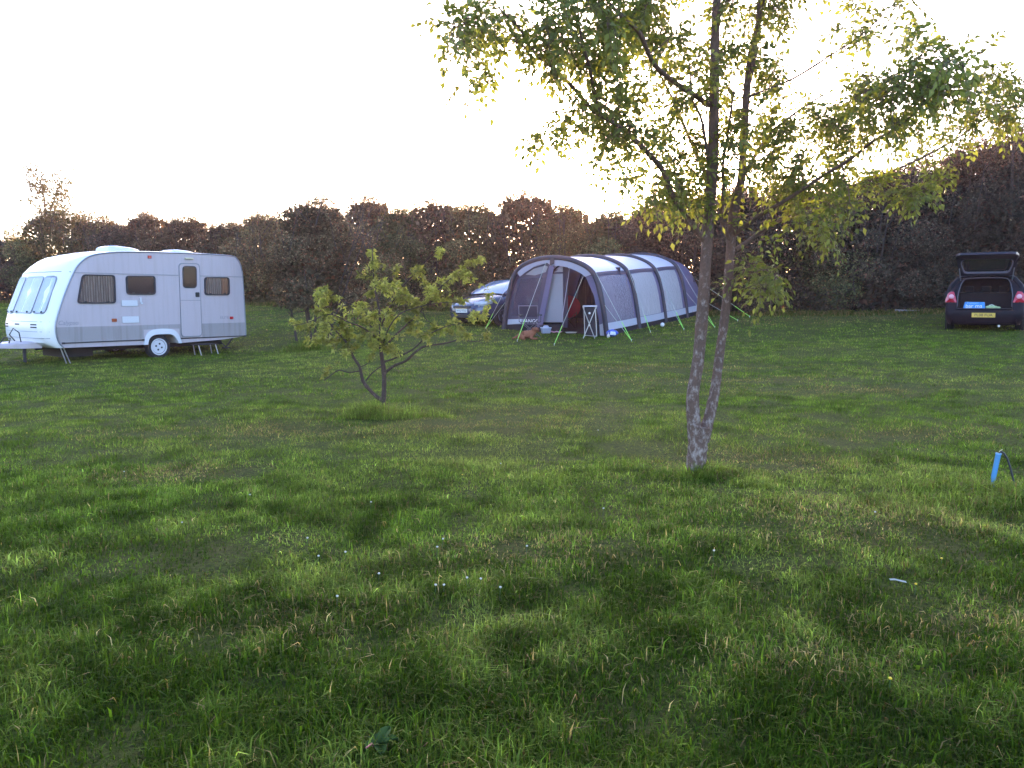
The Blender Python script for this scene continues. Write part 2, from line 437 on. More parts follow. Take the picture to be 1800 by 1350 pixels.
C_G = np.array([.122, .196, .020]); C_Y = np.array([.255, .285, .060]); C_D = np.array([.042, .080, .004]); C_S = np.array([.42, .30, .12]); C_B = np.array([.17, .11, .05])
def grass_tint(x, y):
    n = len(x); u = rng.random(n)
    a = vnoise(x, y, 2.6, 21); b = vnoise(x, y, .7, 22); c = vnoise(x, y, .18, 23); dry = field(x, y, DRY) * (.4 + .9 * b); lush = field(x, y, LUSH)
    k = np.clip(.15 + .9 * (a - .45) + .7 * (b - .5) + .4 * (c - .5) + rng.normal(0, .22, n), 0, 1)[:, None]
    T = C_G * (1 - k) + C_Y * k
    dk = np.clip((.45 - b) * .7 + (.42 - a) * .35 + (.5 - c) * 1.1 + lush * .2 + 1.0 * np.clip((5.8 - y) / 3.0, 0, 1), 0, .92)[:, None]  # nearest blades darker: self-shading of dense grass put into the tint
    T = T * (1 - dk) + C_D * dk
    ps = np.clip(.014 + .6 * dry * (.45 + .55 * np.clip((y - 3) / 3, 0, 1)) + .12 * np.clip(c - .62, 0, 1), 0, .85)
    T = np.where((u < ps)[:, None], C_S * rng.uniform(.45, 1.05, (n, 1)), T)
    T = np.where(((u > .97) & (b > .4))[:, None], C_B, T)
    return T * rng.lognormal(-.08, .40, (n, 1)) * (.65 + .7 * np.clip(c, 0, 1))[:, None]

for (d0, d1, dens, hh, wd, seg) in ((2.0, 4.0, 10500, .054, .0044, True), (4.0, 7.0, 6600, .046, .0050, True), (7, 12, 3800, .042, .0060, False), (12, 20, 1700, .042, .0095, False), (20, 46, 520, .045, .017, False)):
    area = .86 * (d1 * d1 - d0 * d0); n = int(area * dens)
    d = np.sqrt(rng.uniform(d0 * d0, d1 * d1, n)); x = d * rng.uniform(-.86, .86, n); y = d
    c = vnoise(x, y, .32, 31); b = vnoise(x, y, 1.1, 32)
    keep = rng.random(n) < np.clip(.5 + .8 * c, .45, 1) * (1 - .15 * np.clip(field(x, y, DRY), 0, 1))
    x, y, c, b = x[keep], y[keep], c[keep], b[keep]
    h = hh * (.32 + .95 * c + .35 * b) * rng.lognormal(-.05, .3, len(x)) * (1 + .35 * field(x, y, LUSH)) * (1 - .35 * field(x, y, DRY))
    if d1 <= 7:
        h *= 1 + .25 * np.clip((4.5 - y) / 2.5, 0, 1)
    h = np.minimum(h, hh * 2.1)
    lean = np.clip(rng.normal(.72, .40, len(x)), .05, 1.7)
    wds = wd * rng.lognormal(-.03, .35, len(x))
    o = blades('grass', x, y, h, wds, lean, grass_tint(x, y), M['grass'], None, seg)
    o['kind'] = 'stuff'

def tuft(label, cx, cy, rx, ry, n, h0, dark=.5):
    kc = rng.integers(0, 22, n); ox, oy = rng.normal(0, rx * .5, 22), rng.normal(0, ry * .5, 22)
    x = cx + ox[kc] + rng.normal(0, rx * .16, n); y = cy + oy[kc] + rng.normal(0, ry * .2, n)
    rr = ((x - cx) / rx) ** 2 + ((y - cy) / ry) ** 2
    h = h0 * np.exp(-rr * .5) * rng.uniform(.35, 1.15, n) * rng.uniform(.5, 1.25, 22)[kc] + .03
    T = ((C_G * .5 + C_Y * .5) * (1 - dark) + C_D * dark) * rng.lognormal(.12, .45, (n, 1)); T[rng.random(n) < .12] = C_S * .6
    z0 = g(cx, cy)
    o = blades('grass_tuft', x - cx, y - cy, h, .005 * rng.uniform(.6, 1.4, n), np.clip(rng.normal(.7, .35, n), 0, 1.6), T, M['grass'], None, True, ter(x, y) - z0 - .01)
    o.location = (cx, cy, z0)
    tag(o, label, 'grass tuft')
tuft('long dark uncut grass mound at the foot of the low spreading sapling', -1.66, 9.86, .55, .24, 4200, .27, .0)
tuft('small dark grass clump around the foot of the twin-stemmed tree', 1.57, 6.33, .24, .14, 1500, .18, .25)
tuft('rough long grass around the blue pipe at the right edge', 3.55, 5.55, .75, .45, 5200, .16, .35)
tuft('dark grass clump under the many-stemmed bush beside the caravan', -5.3, 20.2, .55, .4, 2500, .36, .5)

# ------------------------------------------------------------------ flowers and bits on the lawn
def clover(x, y, r, mat, name, label, cat, group):
    z = g(x, y)
    t = empty(name, label, cat, (x, y, z), 0, group)
    hgt = random.uniform(.05, .075)
    mb = MB(); mb.tube([(0, 0, 0), (.004, .002, hgt)], .0015, 5); mb.build('stalk', M['stalk'], t)
    mb = MB()
    mb.ball((.004, .002, hgt + r * .6), (r, r, r * .8), 9, 6)
    for k in range(10):
        a = k * 2.4; q = r * (.5 + .4 * random.random())
        mb.ball((.004 + q * math.cos(a), .002 + q * math.sin(a), hgt + r * (.5 + .5 * random.random())), r * .3, 5, 4)
    mb.build('flower_head', mat, t, smooth=60)
M['stalk'] = pmat('stalk', (.06, .11, .03), .7)
M['clover_white'] = pmat('clover_white', (.55, .52, .42), .8)
M['butter'] = pmat('butter', (.8, .55, .03), .5)
for x, y in [(-.93, 4.27), (-1.07, 4.23), (-1.2, 4.5), (-.83, 3.61), (-.69, 3.95), (-.23, 3.85), (-.16, 3.83), (-.34, 3.78), (-.38, 3.77), (-.06, 3.7), (-.42, 4.28), (-.4, 4.42), (.08, 4.31), (-.97, 5.3), (-2.9, 4.1), (-2.1, 4.9), (.6, 5.1), (1.1, 4.2), (2.3, 4.9), (-1.9, 5.6), (-.1, 6.6), (.9, 8.2), (-3.2, 6.4)]:
    clover(x, y, .0065, M['clover_white'], 'clover_flower', 'small round white clover head standing in the short lawn', 'flower', 'white clover heads in the lawn')
for x, y in [(2.28, 4.08), (1.95, 3.7), (2.38, 3.5), (1.36, 2.72), (-1.5, 7.9), (-2.9, 7.5), (-.4, 6.2), (-5.1, 8.2)]:
    clover(x, y, .006, M['butter'], 'buttercup', 'tiny yellow buttercup standing in the short lawn', 'flower', 'yellow buttercups in the lawn')

def leaf_arrays(C, D, N, L, W, tint, fold=.25, droop=.15):
    """five-cornered leaves folded along the midrib: C base, D direction, N normal"""
    D = D / np.linalg.norm(D, axis=1, keepdims=True)
    S = np.cross(D, N); S /= np.linalg.norm(S, axis=1, keepdims=True) + 1e-9
    N = np.cross(S, D)
    L = L[:, None]; W = W[:, None]
    mid = C + D * L * .5 - N * W * fold * .5; tip = C + D * L - N * L * droop
    le = C + D * L * .42 + S * W * .5 + N * W * fold * .5; ri = C + D * L * .42 - S * W * .5 + N * W * fold * .5
    V = np.stack([C, ri, tip, le, mid], 1).reshape(-1, 3); i = np.arange(len(C)) * 5
    F4 = np.concatenate([np.stack([i, i + 1, i + 2, i + 4], 1), np.stack([i, i + 4, i + 2, i + 3], 1)])
    return V, F4, np.repeat(tint, 5, 0)

def rdir(n, up=0.):
    v = rng.normal(0, 1, (n, 3)); v[:, 2] += up
    return v / np.linalg.norm(v, axis=1, keepdims=True)

# broad-leaved weed at the bottom edge
t = empty('dock_plant', 'low dock weed with a few broad grey-green leaves at the bottom edge', 'plant', (-.43, 2.43, g(-.43, 2.43)))
mb = MB()
for k, (a, L_, e) in enumerate([(.3, .075, .7), (1.2, .09, .9), (2.3, .07, .6), (-1.3, .08, .5), (-2.4, .07, .7), (-.4, .06, 1.2)]):
    ax = Vector((math.cos(a), math.sin(a), e)).normalized(); sx_ = Vector((-math.sin(a), math.cos(a), 0))
    secs = []
    for i in range(8):
        f = i / 7; wv = .02 * math.sin(math.pi * min(1, f * .9 + .08)) ** .8 * (1 if f < 1 else .1)
        p = ax * (L_ * f) + Vector((0, 0, -.04 * f * f + .03))
        secs.append([p - sx_ * wv + Vector((0, 0, .008)), p - Vector((0, 0, .004)), p + sx_ * wv + Vector((0, 0, .008))])
    mb.loft(secs, False, False)
mb.build('leaf', pmat('dock', (.045, .075, .018), .8, spec=.1, var=.3, nscale=30), t, smooth=60)
mb = MB(); mb.tube([(0, 0, 0), (-.02, -.03, .05), (-.03, -.07, .06)], .003, 6); mb.build('stem', pmat('dock_stem', (.22, .06, .06), .6), t)

# scrap lying on the lawn
mb = MB()
pts = [(-.03, .01, .05), (-.012, -.004, .056), (.01, -.012, .052), (.04, -.014, .046)]
mb.loft([[(p[0], p[1] - .005, p[2]), (p[0], p[1] + .006, p[2] + .004)] for p in pts], False, False)
o = mb.build('litter_scrap', pmat('paper_white', (.33, .32, .27), .7), None, solid=.002); o.location = (1.89, 3.76, g(1.89, 3.76)); tag(o, 'thin white scrap of litter lying on the open lawn', 'litter')

# ------------------------------------------------------------------ blue pipe
t = empty('water_pipe', 'bright blue plastic pipe stub with a black hose, standing in rough grass', 'pipe', (3.60, 5.80, g(3.6, 5.8)))
mb = MB(); mb.tube([(-.01, 0, -.05), (-.004, 0, .1), (.022, 0, .28)], [.0155, .0175, .018], 16); mb.build('pipe', pmat('blue_pipe', (.055, .24, .48), .4, var=.08, nscale=30), t, smooth=50)
mb = MB(); mb.ring((.0225, 0, .283), (.13, 0, 1), .012, .020, .012, 20); mb.build('rim', pmat('blue_rim', (.14, .36, .6), .4), t, smooth=50)
mb = MB(); mb.tube([(.022, 0, .24), (.024, 0, .285), (.036, -.004, .3), (.056, -.01, .29), (.078, -.02, .25), (.1, -.03, .18), (.118, -.04, .10), (.135, -.05, .03), (.15, -.06, -.03)], .0075, 8); mb.build('hose', M['black_plastic'], t, smooth=60)
mb = MB(); mb.tube([(.024, 0, .285), (.034, .0, .307), (.05, 0, .315)], .0035, 6); mb.build('cable_tie', pmat('tie', (.6, .5, .25), .6), t)
mb = MB(); mb.tube([(0, 0, -.06), (.004, 0, .045)], .009, 8).ball((.004, 0, .05), (.016, .016, .01), 8, 6)
o = mb.build('marker_peg', pmat('peg_blue', (.05, .06, .12), .5), None, smooth=50); o.location = (3.36, 5.66, g(3.36, 5.66)); tag(o, 'short dark blue peg in the grass left of the blue pipe', 'peg')

# ------------------------------------------------------------------ trees
def crom(P, k=6):
    P = [np.array(p, float) for p in P]; out = []
    Q = [2 * P[0] - P[1]] + P + [2 * P[-1] - P[-2]]
    for i in range(1, len(Q) - 2):
        for j in range(k):
            t_ = j / k
            out.append(.5 * ((2 * Q[i]) + (-Q[i - 1] + Q[i + 1]) * t_ + (2 * Q[i - 1] - 5 * Q[i] + 4 * Q[i + 1] - Q[i + 2]) * t_ ** 2 + (-Q[i - 1] + 3 * Q[i] - 3 * Q[i + 1] + Q[i + 2]) * t_ ** 3))
    out.append(P[-1]); return out

class Wood:
    def __init__(s, base): s.b = np.array(base); s.mb = MB(); s.n = []; s.r = []
    def limb(s, pts, rad, sides=9, rough=.06, attach_from=0, k=6):
        P = crom(pts, k); rr = np.interp(np.linspace(0, 1, len(P)), np.linspace(0, 1, len(rad)), rad)
        rr = rr * (1 + rng.normal(0, rough, len(rr)))
        s.mb.tube([p - s.b for p in P], list(rr), sides)
        for i, p in enumerate(P):
            if i >= attach_from * len(P): s.n.append(p); s.r.append(rr[i])
    def twig(s, target, r0=.006, curve=.12, maxr=9., up=0.):
        A = np.array(s.n); d = np.linalg.norm(A - target, axis=1) + np.maximum(0, A[:, 2] - target[2]) * up
        i = int(np.argmin(d)); st = A[i]; v = target - st; L_ = np.linalg.norm(v)
        if L_ < .03 or L_ > maxr: return None
        side = rng.normal(0, 1, 3); side -= side @ v / L_ ** 2 * v
        n = max(3, int(L_ / .09) + 1)
        pts = []
        for q in range(n + 1):
            f = q / n
            pts.append(st + v * f + side * curve * L_ * .4 * math.sin(math.pi * f) + rng.normal(0, .012, 3) * (0 < f < 1))
        r_ = min(r0 * (1 + L_ * .8), s.r[i] * .8)
        rr = list(np.linspace(r_, max(.0012, r_ * .35), n + 1))
        s.mb.tube([p - s.b for p in pts], rr, 5, False)
        for q in range(1, n + 1): s.n.append(pts[q]); s.r.append(rr[q])
        return pts

# --- the twin-stemmed ash in front
TB = np.array([1.54, 6.42, g(1.54, 6.42)])
D0 = 6.42
def ap(px, py, dy=0.): return at(px, py, D0 + dy)
tree = empty('ash_tree', 'tall tree with two lichen-spotted stems from one base, near the viewer', 'tree', TB)
W = Wood(TB)
px2m = D0 / FPX
WS = .72
def limb(pts, wid, **k): W.limb([ap(*p) for p in pts], [q * px2m / 2 * WS for q in wid], **k)
limb([(1220, 856), (1222, 832), (1225, 800), (1228, 772), (1231, 750)], [70, 52, 47, 48, 56], sides=16, rough=.025, attach_from=2)
limb([(1224, 785), (1219, 735), (1218, 692), (1227, 635), (1234, 560), (1240, 470), (1246, 380), (1252, 300), (1255, 200), (1256, 120), (1258, 40), (1264, -80), (1268, -200)], [38, 33, 31, 29, 29, 27, 27, 27, 25, 22, 20, 16, 10], sides=14, rough=.03, attach_from=.5)
limb([(1234, 775, .02), (1246, 735, .05), (1256, 690, .08), (1266, 615, .1), (1277, 530, .13), (1284, 440, .18), (1290, 370, .2), (1303, 315, .22), (1308, 230, .25), (1312, 170, .27), (1319, 100, .3), (1336, 25, .33), (1352, -60, .36), (1360, -160, .4)], [36, 28, 25, 22, 22, 23, 23, 20, 18, 18, 15, 12, 9, 6], sides=14, rough=.035, attach_from=.5)
limb([(1312, 172, .27), (1328, 90, .2), (1333, 20, .1), (1340, -90, 0)], [11, 9, 8, 5])
limb([(1284, 425, .18), (1268, 385, .1), (1272, 334, .05), (1271, 290, 0), (1280, 230, -.1), (1290, 160, -.2)], [11, 9, 8, 7, 6, 4])
limb([(1288, 414, .18), (1330, 382, .0), (1378, 354, -.15), (1442, 312, -.3), (1494, 280, -.45), (1531, 251, -.55), (1569, 228, -.65), (1607, 199, -.8), (1664, 136, -.95), (1740, 81, -1.1)], [11, 10, 9, 8, 8, 7, 6, 4, 3, 2])
limb([(1292, 440, .18), (1335, 410, .45), (1375, 386, .6), (1450, 352, .9), (1520, 318, 1.1), (1590, 292, 1.25), (1664, 254, 1.4), (1713, 222, 1.5), (1777, 173, 1.6), (1830, 120, 1.7)], [12, 10, 9, 9, 8, 7, 6, 5, 4, 2])
limb([(1312, 172, .26), (1345, 158, .2), (1398, 136, .1), (1471, 90, 0), (1508, 66, -.1), (1560, 18, -.2), (1600, -30, -.2)], [7, 6, 5, 4, 4, 3, 2])
limb([(1244, 184), (1222, 168, -.2), (1193, 150, -.4), (1150, 113, -.7), (1124, 58, -.9), (1087, 23, -1.0), (1050, -20, -1.1)], [15, 13, 12, 10, 9, 8, 5])
limb([(1240, 425), (1208, 385, -.1), (1182, 344, -.2), (1165, 300, -.3), (1130, 260, -.45), (1092, 225, -.6), (1043, 194, -.75), (1009, 156, -.85), (974, 121, -.95), (939, 92, -1.0), (910, 46, -1.1), (876, 12, -1.2), (850, -30, -1.2)], [16, 14, 13, 13, 12, 11, 10, 8, 7, 6, 4, 3, 2])
limb([(1052, 200, -.7), (1037, 124, -.9), (1021, 60, -1.), (1012, -20, -1.1)], [8, 7, 5, 3])
limb([(939, 92, -1.), (910, 76, -.95), (870, 50, -.9), (838, 30, -.9)], [4, 3, 2, 2])
limb([(1247, 300), (1234, 214, -.1), (1217, 173, -.15), (1211, 110, -.2), (1190, 30, -.3)], [8, 7, 5, 4, 2])
limb([(1252, 330, .1), (1215, 250, .5), (1180, 170, .8), (1140, 90, 1.0), (1110, 0, 1.1)], [11, 9, 7, 5, 3])
limb([(1300, 320, .3), (1350, 240, .7), (1410, 190, 1.), (1460, 160, 1.1)], [10, 8, 6, 3])
limb([(1277, 495, .15), (1298, 487, .05), (1320, 482, -.05), (1345, 474, -.1), (1365, 490, -.1)], [4, 3, 3, 2, 2], attach_from=.6)

# crown: (px, py, rx, ry, leaves, depth offset)
CL = [(800, 22, 30, 25, 26, -1.2), (850, 28, 26, 22, 26, -1.1), (848, 78, 38, 24, 30, -1.0), (832, 120, 20, 14, 9, -1.0), (822, 150, 6, 26, 6, -1.), (866, 125, 6, 14, 4, -1.),
      (955, 40, 45, 50, 60, -1.1), (1005, 30, 45, 42, 60, -1.), (985, 105, 40, 34, 40, -.9), (1062, 45, 42, 50, 60, -.9), (1072, 105, 46, 45, 60, -.6), (1060, 165, 40, 36, 42, -.7), (1105, 50, 40, 50, 60, .7), (1150, 90, 55, 60, 75, .3), (1178, 35, 50, 42, 60, -.2), (1212, 120, 40, 42, 50, 0),
      (985, 236, 42, 20, 30, -.8), (1035, 246, 45, 24, 36, -.7), (1085, 195, 50, 30, 40, -.5), (1122, 205, 50, 40, 55, -.1), (1150, 250, 50, 40, 55, -.2), (1120, 300, 42, 24, 24, -.4), (1180, 318, 46, 36, 50, .1), (1196, 222, 36, 36, 40, .3), (1220, 300, 36, 50, 60, .2), (1160, 345, 30, 18, 20, -.2), (1100, 12, 60, 25, 50, -.6),
      (1282, 45, 46, 50, 70, .1), (1292, 130, 46, 50, 60, .2), (1345, 40, 38, 58, 60, .1), (1362, 118, 32, 36, 34, .2), (1322, 205, 56, 40, 60, .3), (1300, 280, 65, 50, 95, .2), (1382, 262, 50, 56, 75, .5), (1400, 195, 42, 42, 44, .8), (1370, 328, 60, 36, 60, .4), (1442, 285, 38, 36, 40, .3),
      (1462, 222, 40, 36, 46, .8), (1482, 178, 46, 34, 46, .9), (1540, 150, 48, 34, 60, -.2), (1552, 204, 48, 34, 50, -.5), (1602, 160, 40, 36, 46, -.6), (1650, 118, 56, 36, 66, -.9), (1690, 165, 56, 36, 60, 1.2), (1622, 212, 48, 32, 44, .9), (1745, 148, 46, 34, 44, 1.4), (1712, 218, 38, 26, 26, 1.4), (1770, 180, 30, 30, 22, 1.5),
      (1520, 312, 58, 26, 42, .6), (1580, 318, 66, 22, 46, .9), (1602, 348, 38, 14, 20, .9), (1650, 300, 40, 25, 22, 1.2), (1440, 366, 58, 36, 60, .4), (1456, 412, 36, 18, 22, .4), (1382, 402, 18, 18, 9, .2), (1340, 478, 32, 26, 26, -.1), (1368, 496, 22, 12, 9, -.1), (1345, 515, 14, 14, 6, -.1),
      (1518, 50, 14, 36, 16, -.1), (1500, 10, 30, 16, 14, -.1), (1588, 16, 30, 14, 14, -.2), (1630, 42, 34, 10, 10, -.5), (1600, 72, 18, 14, 8, -.6), (1470, 70, 30, 22, 10, 0), (1255, 380, 60, 26, 22, .1),
      (1690, 120, 50, 36, 50, -.9), (1725, 165, 50, 36, 50, 1.3), (1785, 150, 30, 36, 36, 1.5), (1765, 205, 40, 24, 26, 1.4), (1560, 255, 40, 24, 30, .8), (1495, 232, 40, 30, 36, .8), (1440, 198, 36, 30, 30, .8), (1660, 258, 50, 22, 34, 1.2), (1600, 120, 30, 20, 24, -.5), (1330, 485, 36, 22, 22, -.1), (1370, 300, 46, 30, 40, .5)]
CL += [(px_, -50 - 60 * k, 70, 45, 45, dd) for px_, dd in ((960, -1.1), (1060, -.9), (1160, 0), (1260, .1), (1350, .2), (1440, .1)) for k in (0, 1) if not (k and px_ < 1000)]
lc, ld, ln_, lL, lW, lT = [], [], [], [], [], []
def add_leaf(c, d, n_, L_, w_, t_): lc.append(c); ld.append(d); ln_.append(n_); lL.append(L_); lW.append(w_); lT.append(t_)
def pinnate(p, d, hang, tone, size=1.):
    """one feathery leaf: a stalk with pairs of leaflets"""
    d = d / np.linalg.norm(d); L_ = rng.uniform(.12, .2) * size; nrm = np.array([0, 0, 1.]) + rng.normal(0, .4, 3)
    s_ = np.cross(d, nrm); s_ /= np.linalg.norm(s_); nrm = np.cross(s_, d)
    npair = rng.integers(2, 4); pts = [p]
    for k in range(npair + 1):
        f = .32 + .68 * k / npair
        q = p + d * L_ * f + np.array([0, 0, -1.]) * hang * L_ * f * f
        pts.append(q)
        dd = d + np.array([0, 0, -1.]) * hang * f * 1.6
        for sg in ((1, -1) if k < npair else (0,)):
            v = dd * (.55 if sg else 1) + s_ * sg * .8 + rng.normal(0, .18, 3)
            add_leaf(q, v, nrm + rng.normal(0, .35, 3), rng.uniform(.042, .07) * size, rng.uniform(.023, .036) * size, tone * rng.uniform(.8, 1.2))
    W.mb.tube([q - W.b for q in pts], [.0022] + [.0013] * (len(pts) - 1), 4, False)
for (cx, cy, rx, ry, nl, dd) in CL:
    nt_ = max(2, int(nl / 5))
    for _ in range(nt_):
        a = rng.uniform(0, 2 * np.pi); q = math.sqrt(rng.random())
        tgt = ap(cx + rx * q * math.cos(a) * 1.2, cy + ry * q * math.sin(a) * 1.2, dd + rng.normal(0, .4))
        tw_ = W.twig(tgt, .0045, .15)
        if tw_ is None: tw_ = [tgt, tgt + .02]
        tone = np.array([.140, .160, .048]) * rng.uniform(.75, 1.35) + np.array([.03, .012, 0]) * rng.random()
        m_ = min(len(tw_), 6); per = int(round(nl * (1.45 if cx < 1240 else 1.3) / nt_))
        for k in range(per):
            j = -1 - int(rng.integers(0, m_)); p = np.array(tw_[j])
            td = np.array(tw_[-1]) - np.array(tw_[-2]); td = td / (np.linalg.norm(td) + 1e-9)
            dv = td * .5 + rdir(1)[0] * .9 + np.array([0, 0, -.25])
            pinnate(p, dv, rng.uniform(.2, .75), tone)
W.mb.build('trunk', M['ash_bark'], tree, smooth=70)
V, F4, T = leaf_arrays(np.array(lc) - TB, np.array(ld), np.array(ln_), np.array(lL), np.array(lW), np.array(lT))
arr_mesh('crown', V, F4, None, T, M['leaf'], tree)

# --- the low sapling
SB = np.array([-1.70, 10.35, g(-1.7, 10.35)])
sap = empty('sapling', 'low wide-spreading young apple tree with curled pale leaves on the lawn', 'tree', SB)
W = Wood(SB)
D1 = 10.35
def sp_(zx, zy, dy=0.): return at(500 + zx / 3.5526, 420 + zy / 3.5526, D1 + dy)
def limb2(pts, wid, **k): W.limb([sp_(*p) for p in pts], [q / 3.5526 * D1 / FPX / 2 for q in wid], **k)
limb2([(617, 1085), (618, 1040), (622, 930), (620, 820), (603, 700), (600, 600), (592, 450), (562, 300), (552, 150), (546, 50)], [40, 34, 30, 28, 24, 20, 15, 11, 7, 4], sides=10, attach_from=.4)
limb2([(612, 1010), (575, 985), (530, 940), (490, 885), (470, 800), (432, 740), (390, 650), (310, 560), (225, 450), (195, 330)], [26, 24, 22, 24, 18, 16, 12, 9, 7, 4], sides=9, attach_from=.5)
limb2([(468, 825), (400, 833), (340, 820), (285, 855), (245, 885)], [9, 8, 8, 6, 4], attach_from=.9)
limb2([(508, 885), (545, 840), (590, 805), (618, 790)], [9, 8, 7, 7], attach_from=.9)
limb2([(472, 800), (520, 775), (560, 700), (620, 640)], [8, 7, 5, 3])
limb2([(628, 835), (690, 790), (760, 760), (820, 705), (880, 670), (1000, 652), (1100, 630), (1190, 640), (1285, 622)], [20, 18, 17, 15, 13, 10, 7, 5, 3], attach_from=.35)
limb2([(612, 770), (690, 745), (800, 690), (900, 600), (1000, 550), (1110, 520), (1220, 470)], [13, 11, 10, 8, 6, 4, 3], attach_from=.4)
limb2([(604, 700, .1), (690, 605, .2), (770, 530, .3), (840, 465, .4), (900, 385, .4), (1010, 270, .45), (1100, 215, .45), (1180, 160, .5), (1255, 112, .5)], [15, 13, 12, 10, 8, 7, 6, 5, 3])
limb2([(596, 560, 0), (660, 420, -.2), (740, 295, -.3), (830, 200, -.35), (900, 120, -.4), (968, 55, -.4)], [12, 9, 7, 6, 4, 3])
limb2([(600, 640, 0), (500, 560, -.4), (400, 520, -.7), (280, 470, -.9), (150, 520, -1.), (40, 545, -1.1)], [12, 10, 8, 6, 5, 3])
limb2([(600, 620, .1), (520, 520, .5), (450, 430, .8), (330, 370, .9), (250, 310, 1.)], [10, 8, 6, 5, 3])
limb2([(606, 690, -.1), (650, 560, -.6), (720, 470, -.8), (820, 430, -1.), (960, 400, -1.1), (1100, 400, -1.1)], [10, 8, 7, 5, 4, 3])
SC = [(548, 80, 26, 45, 22), (570, 160, 38, 46, 26), (480, 210, 34, 18, 14), (590, 260, 56, 46, 36), (688, 172, 24, 24, 10), (650, 310, 85, 46, 44), (720, 345, 66, 36, 34), (850, 190, 46, 36, 22), (955, 80, 30, 22, 14), (910, 285, 56, 36, 26), (1000, 250, 56, 22, 22), (1110, 210, 56, 36, 30), (1195, 128, 60, 26, 24), (1150, 245, 14, 28, 6), (540, 380, 56, 56, 40), (800, 400, 86, 56, 50), (930, 360, 40, 46, 18), (1000, 388, 66, 26, 24), (1105, 400, 66, 36, 30), (1290, 372, 30, 18, 10),
      (480, 470, 76, 46, 44), (600, 480, 96, 66, 60), (700, 500, 86, 56, 46), (228, 320, 46, 36, 26), (300, 370, 56, 46, 34), (250, 440, 66, 46, 40), (330, 490, 96, 46, 56), (200, 540, 76, 46, 44), (62, 540, 44, 24, 18), (160, 640, 56, 28, 20), (280, 640, 56, 46, 34), (380, 640, 96, 56, 56), (420, 570, 56, 30, 28), (500, 620, 76, 76, 54), (620, 650, 70, 70, 40), (350, 700, 46, 44, 20), (1000, 560, 116, 46, 50), (1100, 590, 56, 36, 26), (1200, 470, 76, 46, 36), (1250, 585, 30, 18, 8), (880, 600, 56, 46, 26), (800, 560, 76, 56, 36), (560, 750, 36, 28, 8), (700, 740, 56, 36, 12), (250, 850, 24, 16, 7)]
lc, ld, ln_, lL, lW, lT = [], [], [], [], [], []
for (cx, cy, rx, ry, nl) in SC:
    nt_ = max(2, int(nl / 6)); dd = rng.normal(0, .45)
    for _ in range(nt_):
        a = rng.uniform(0, 2 * np.pi); q = math.sqrt(rng.random())
        tgt = sp_(cx + rx * q * math.cos(a), cy + ry * q * math.sin(a) + 8, dd + rng.normal(0, .18))
        tw_ = W.twig(tgt, .0045, .15)
        if tw_ is None: tw_ = [tgt, tgt + .02]
        tone = np.array([.30, .30, .085]) * rng.uniform(.55, 1.3) + np.array([.03, .012, 0]) * rng.random()
        for k in range(int(round(nl * 5.2 / nt_))):
            j = -1 - int(rng.integers(0, min(len(tw_), 5))); p = np.array(tw_[j]) + rng.normal(0, .012, 3)
            dv = rdir(1)[0] + np.array([0, 0, .25])
            add_leaf(p, dv, np.array([0, 0, 1.]) + rng.normal(0, .6, 3), rng.uniform(.042, .075), rng.uniform(.024, .04), tone * rng.uniform(.75, 1.25))
W.mb.build('trunk', M['brown_bark'], sap, smooth=70)
V, F4, T = leaf_arrays(np.array(lc) - SB, np.array(ld), np.array(ln_), np.array(lL), np.array(lW), np.array(lT), .45, .35)
arr_mesh('crown', V, F4, None, T, M['leaf'], sap)

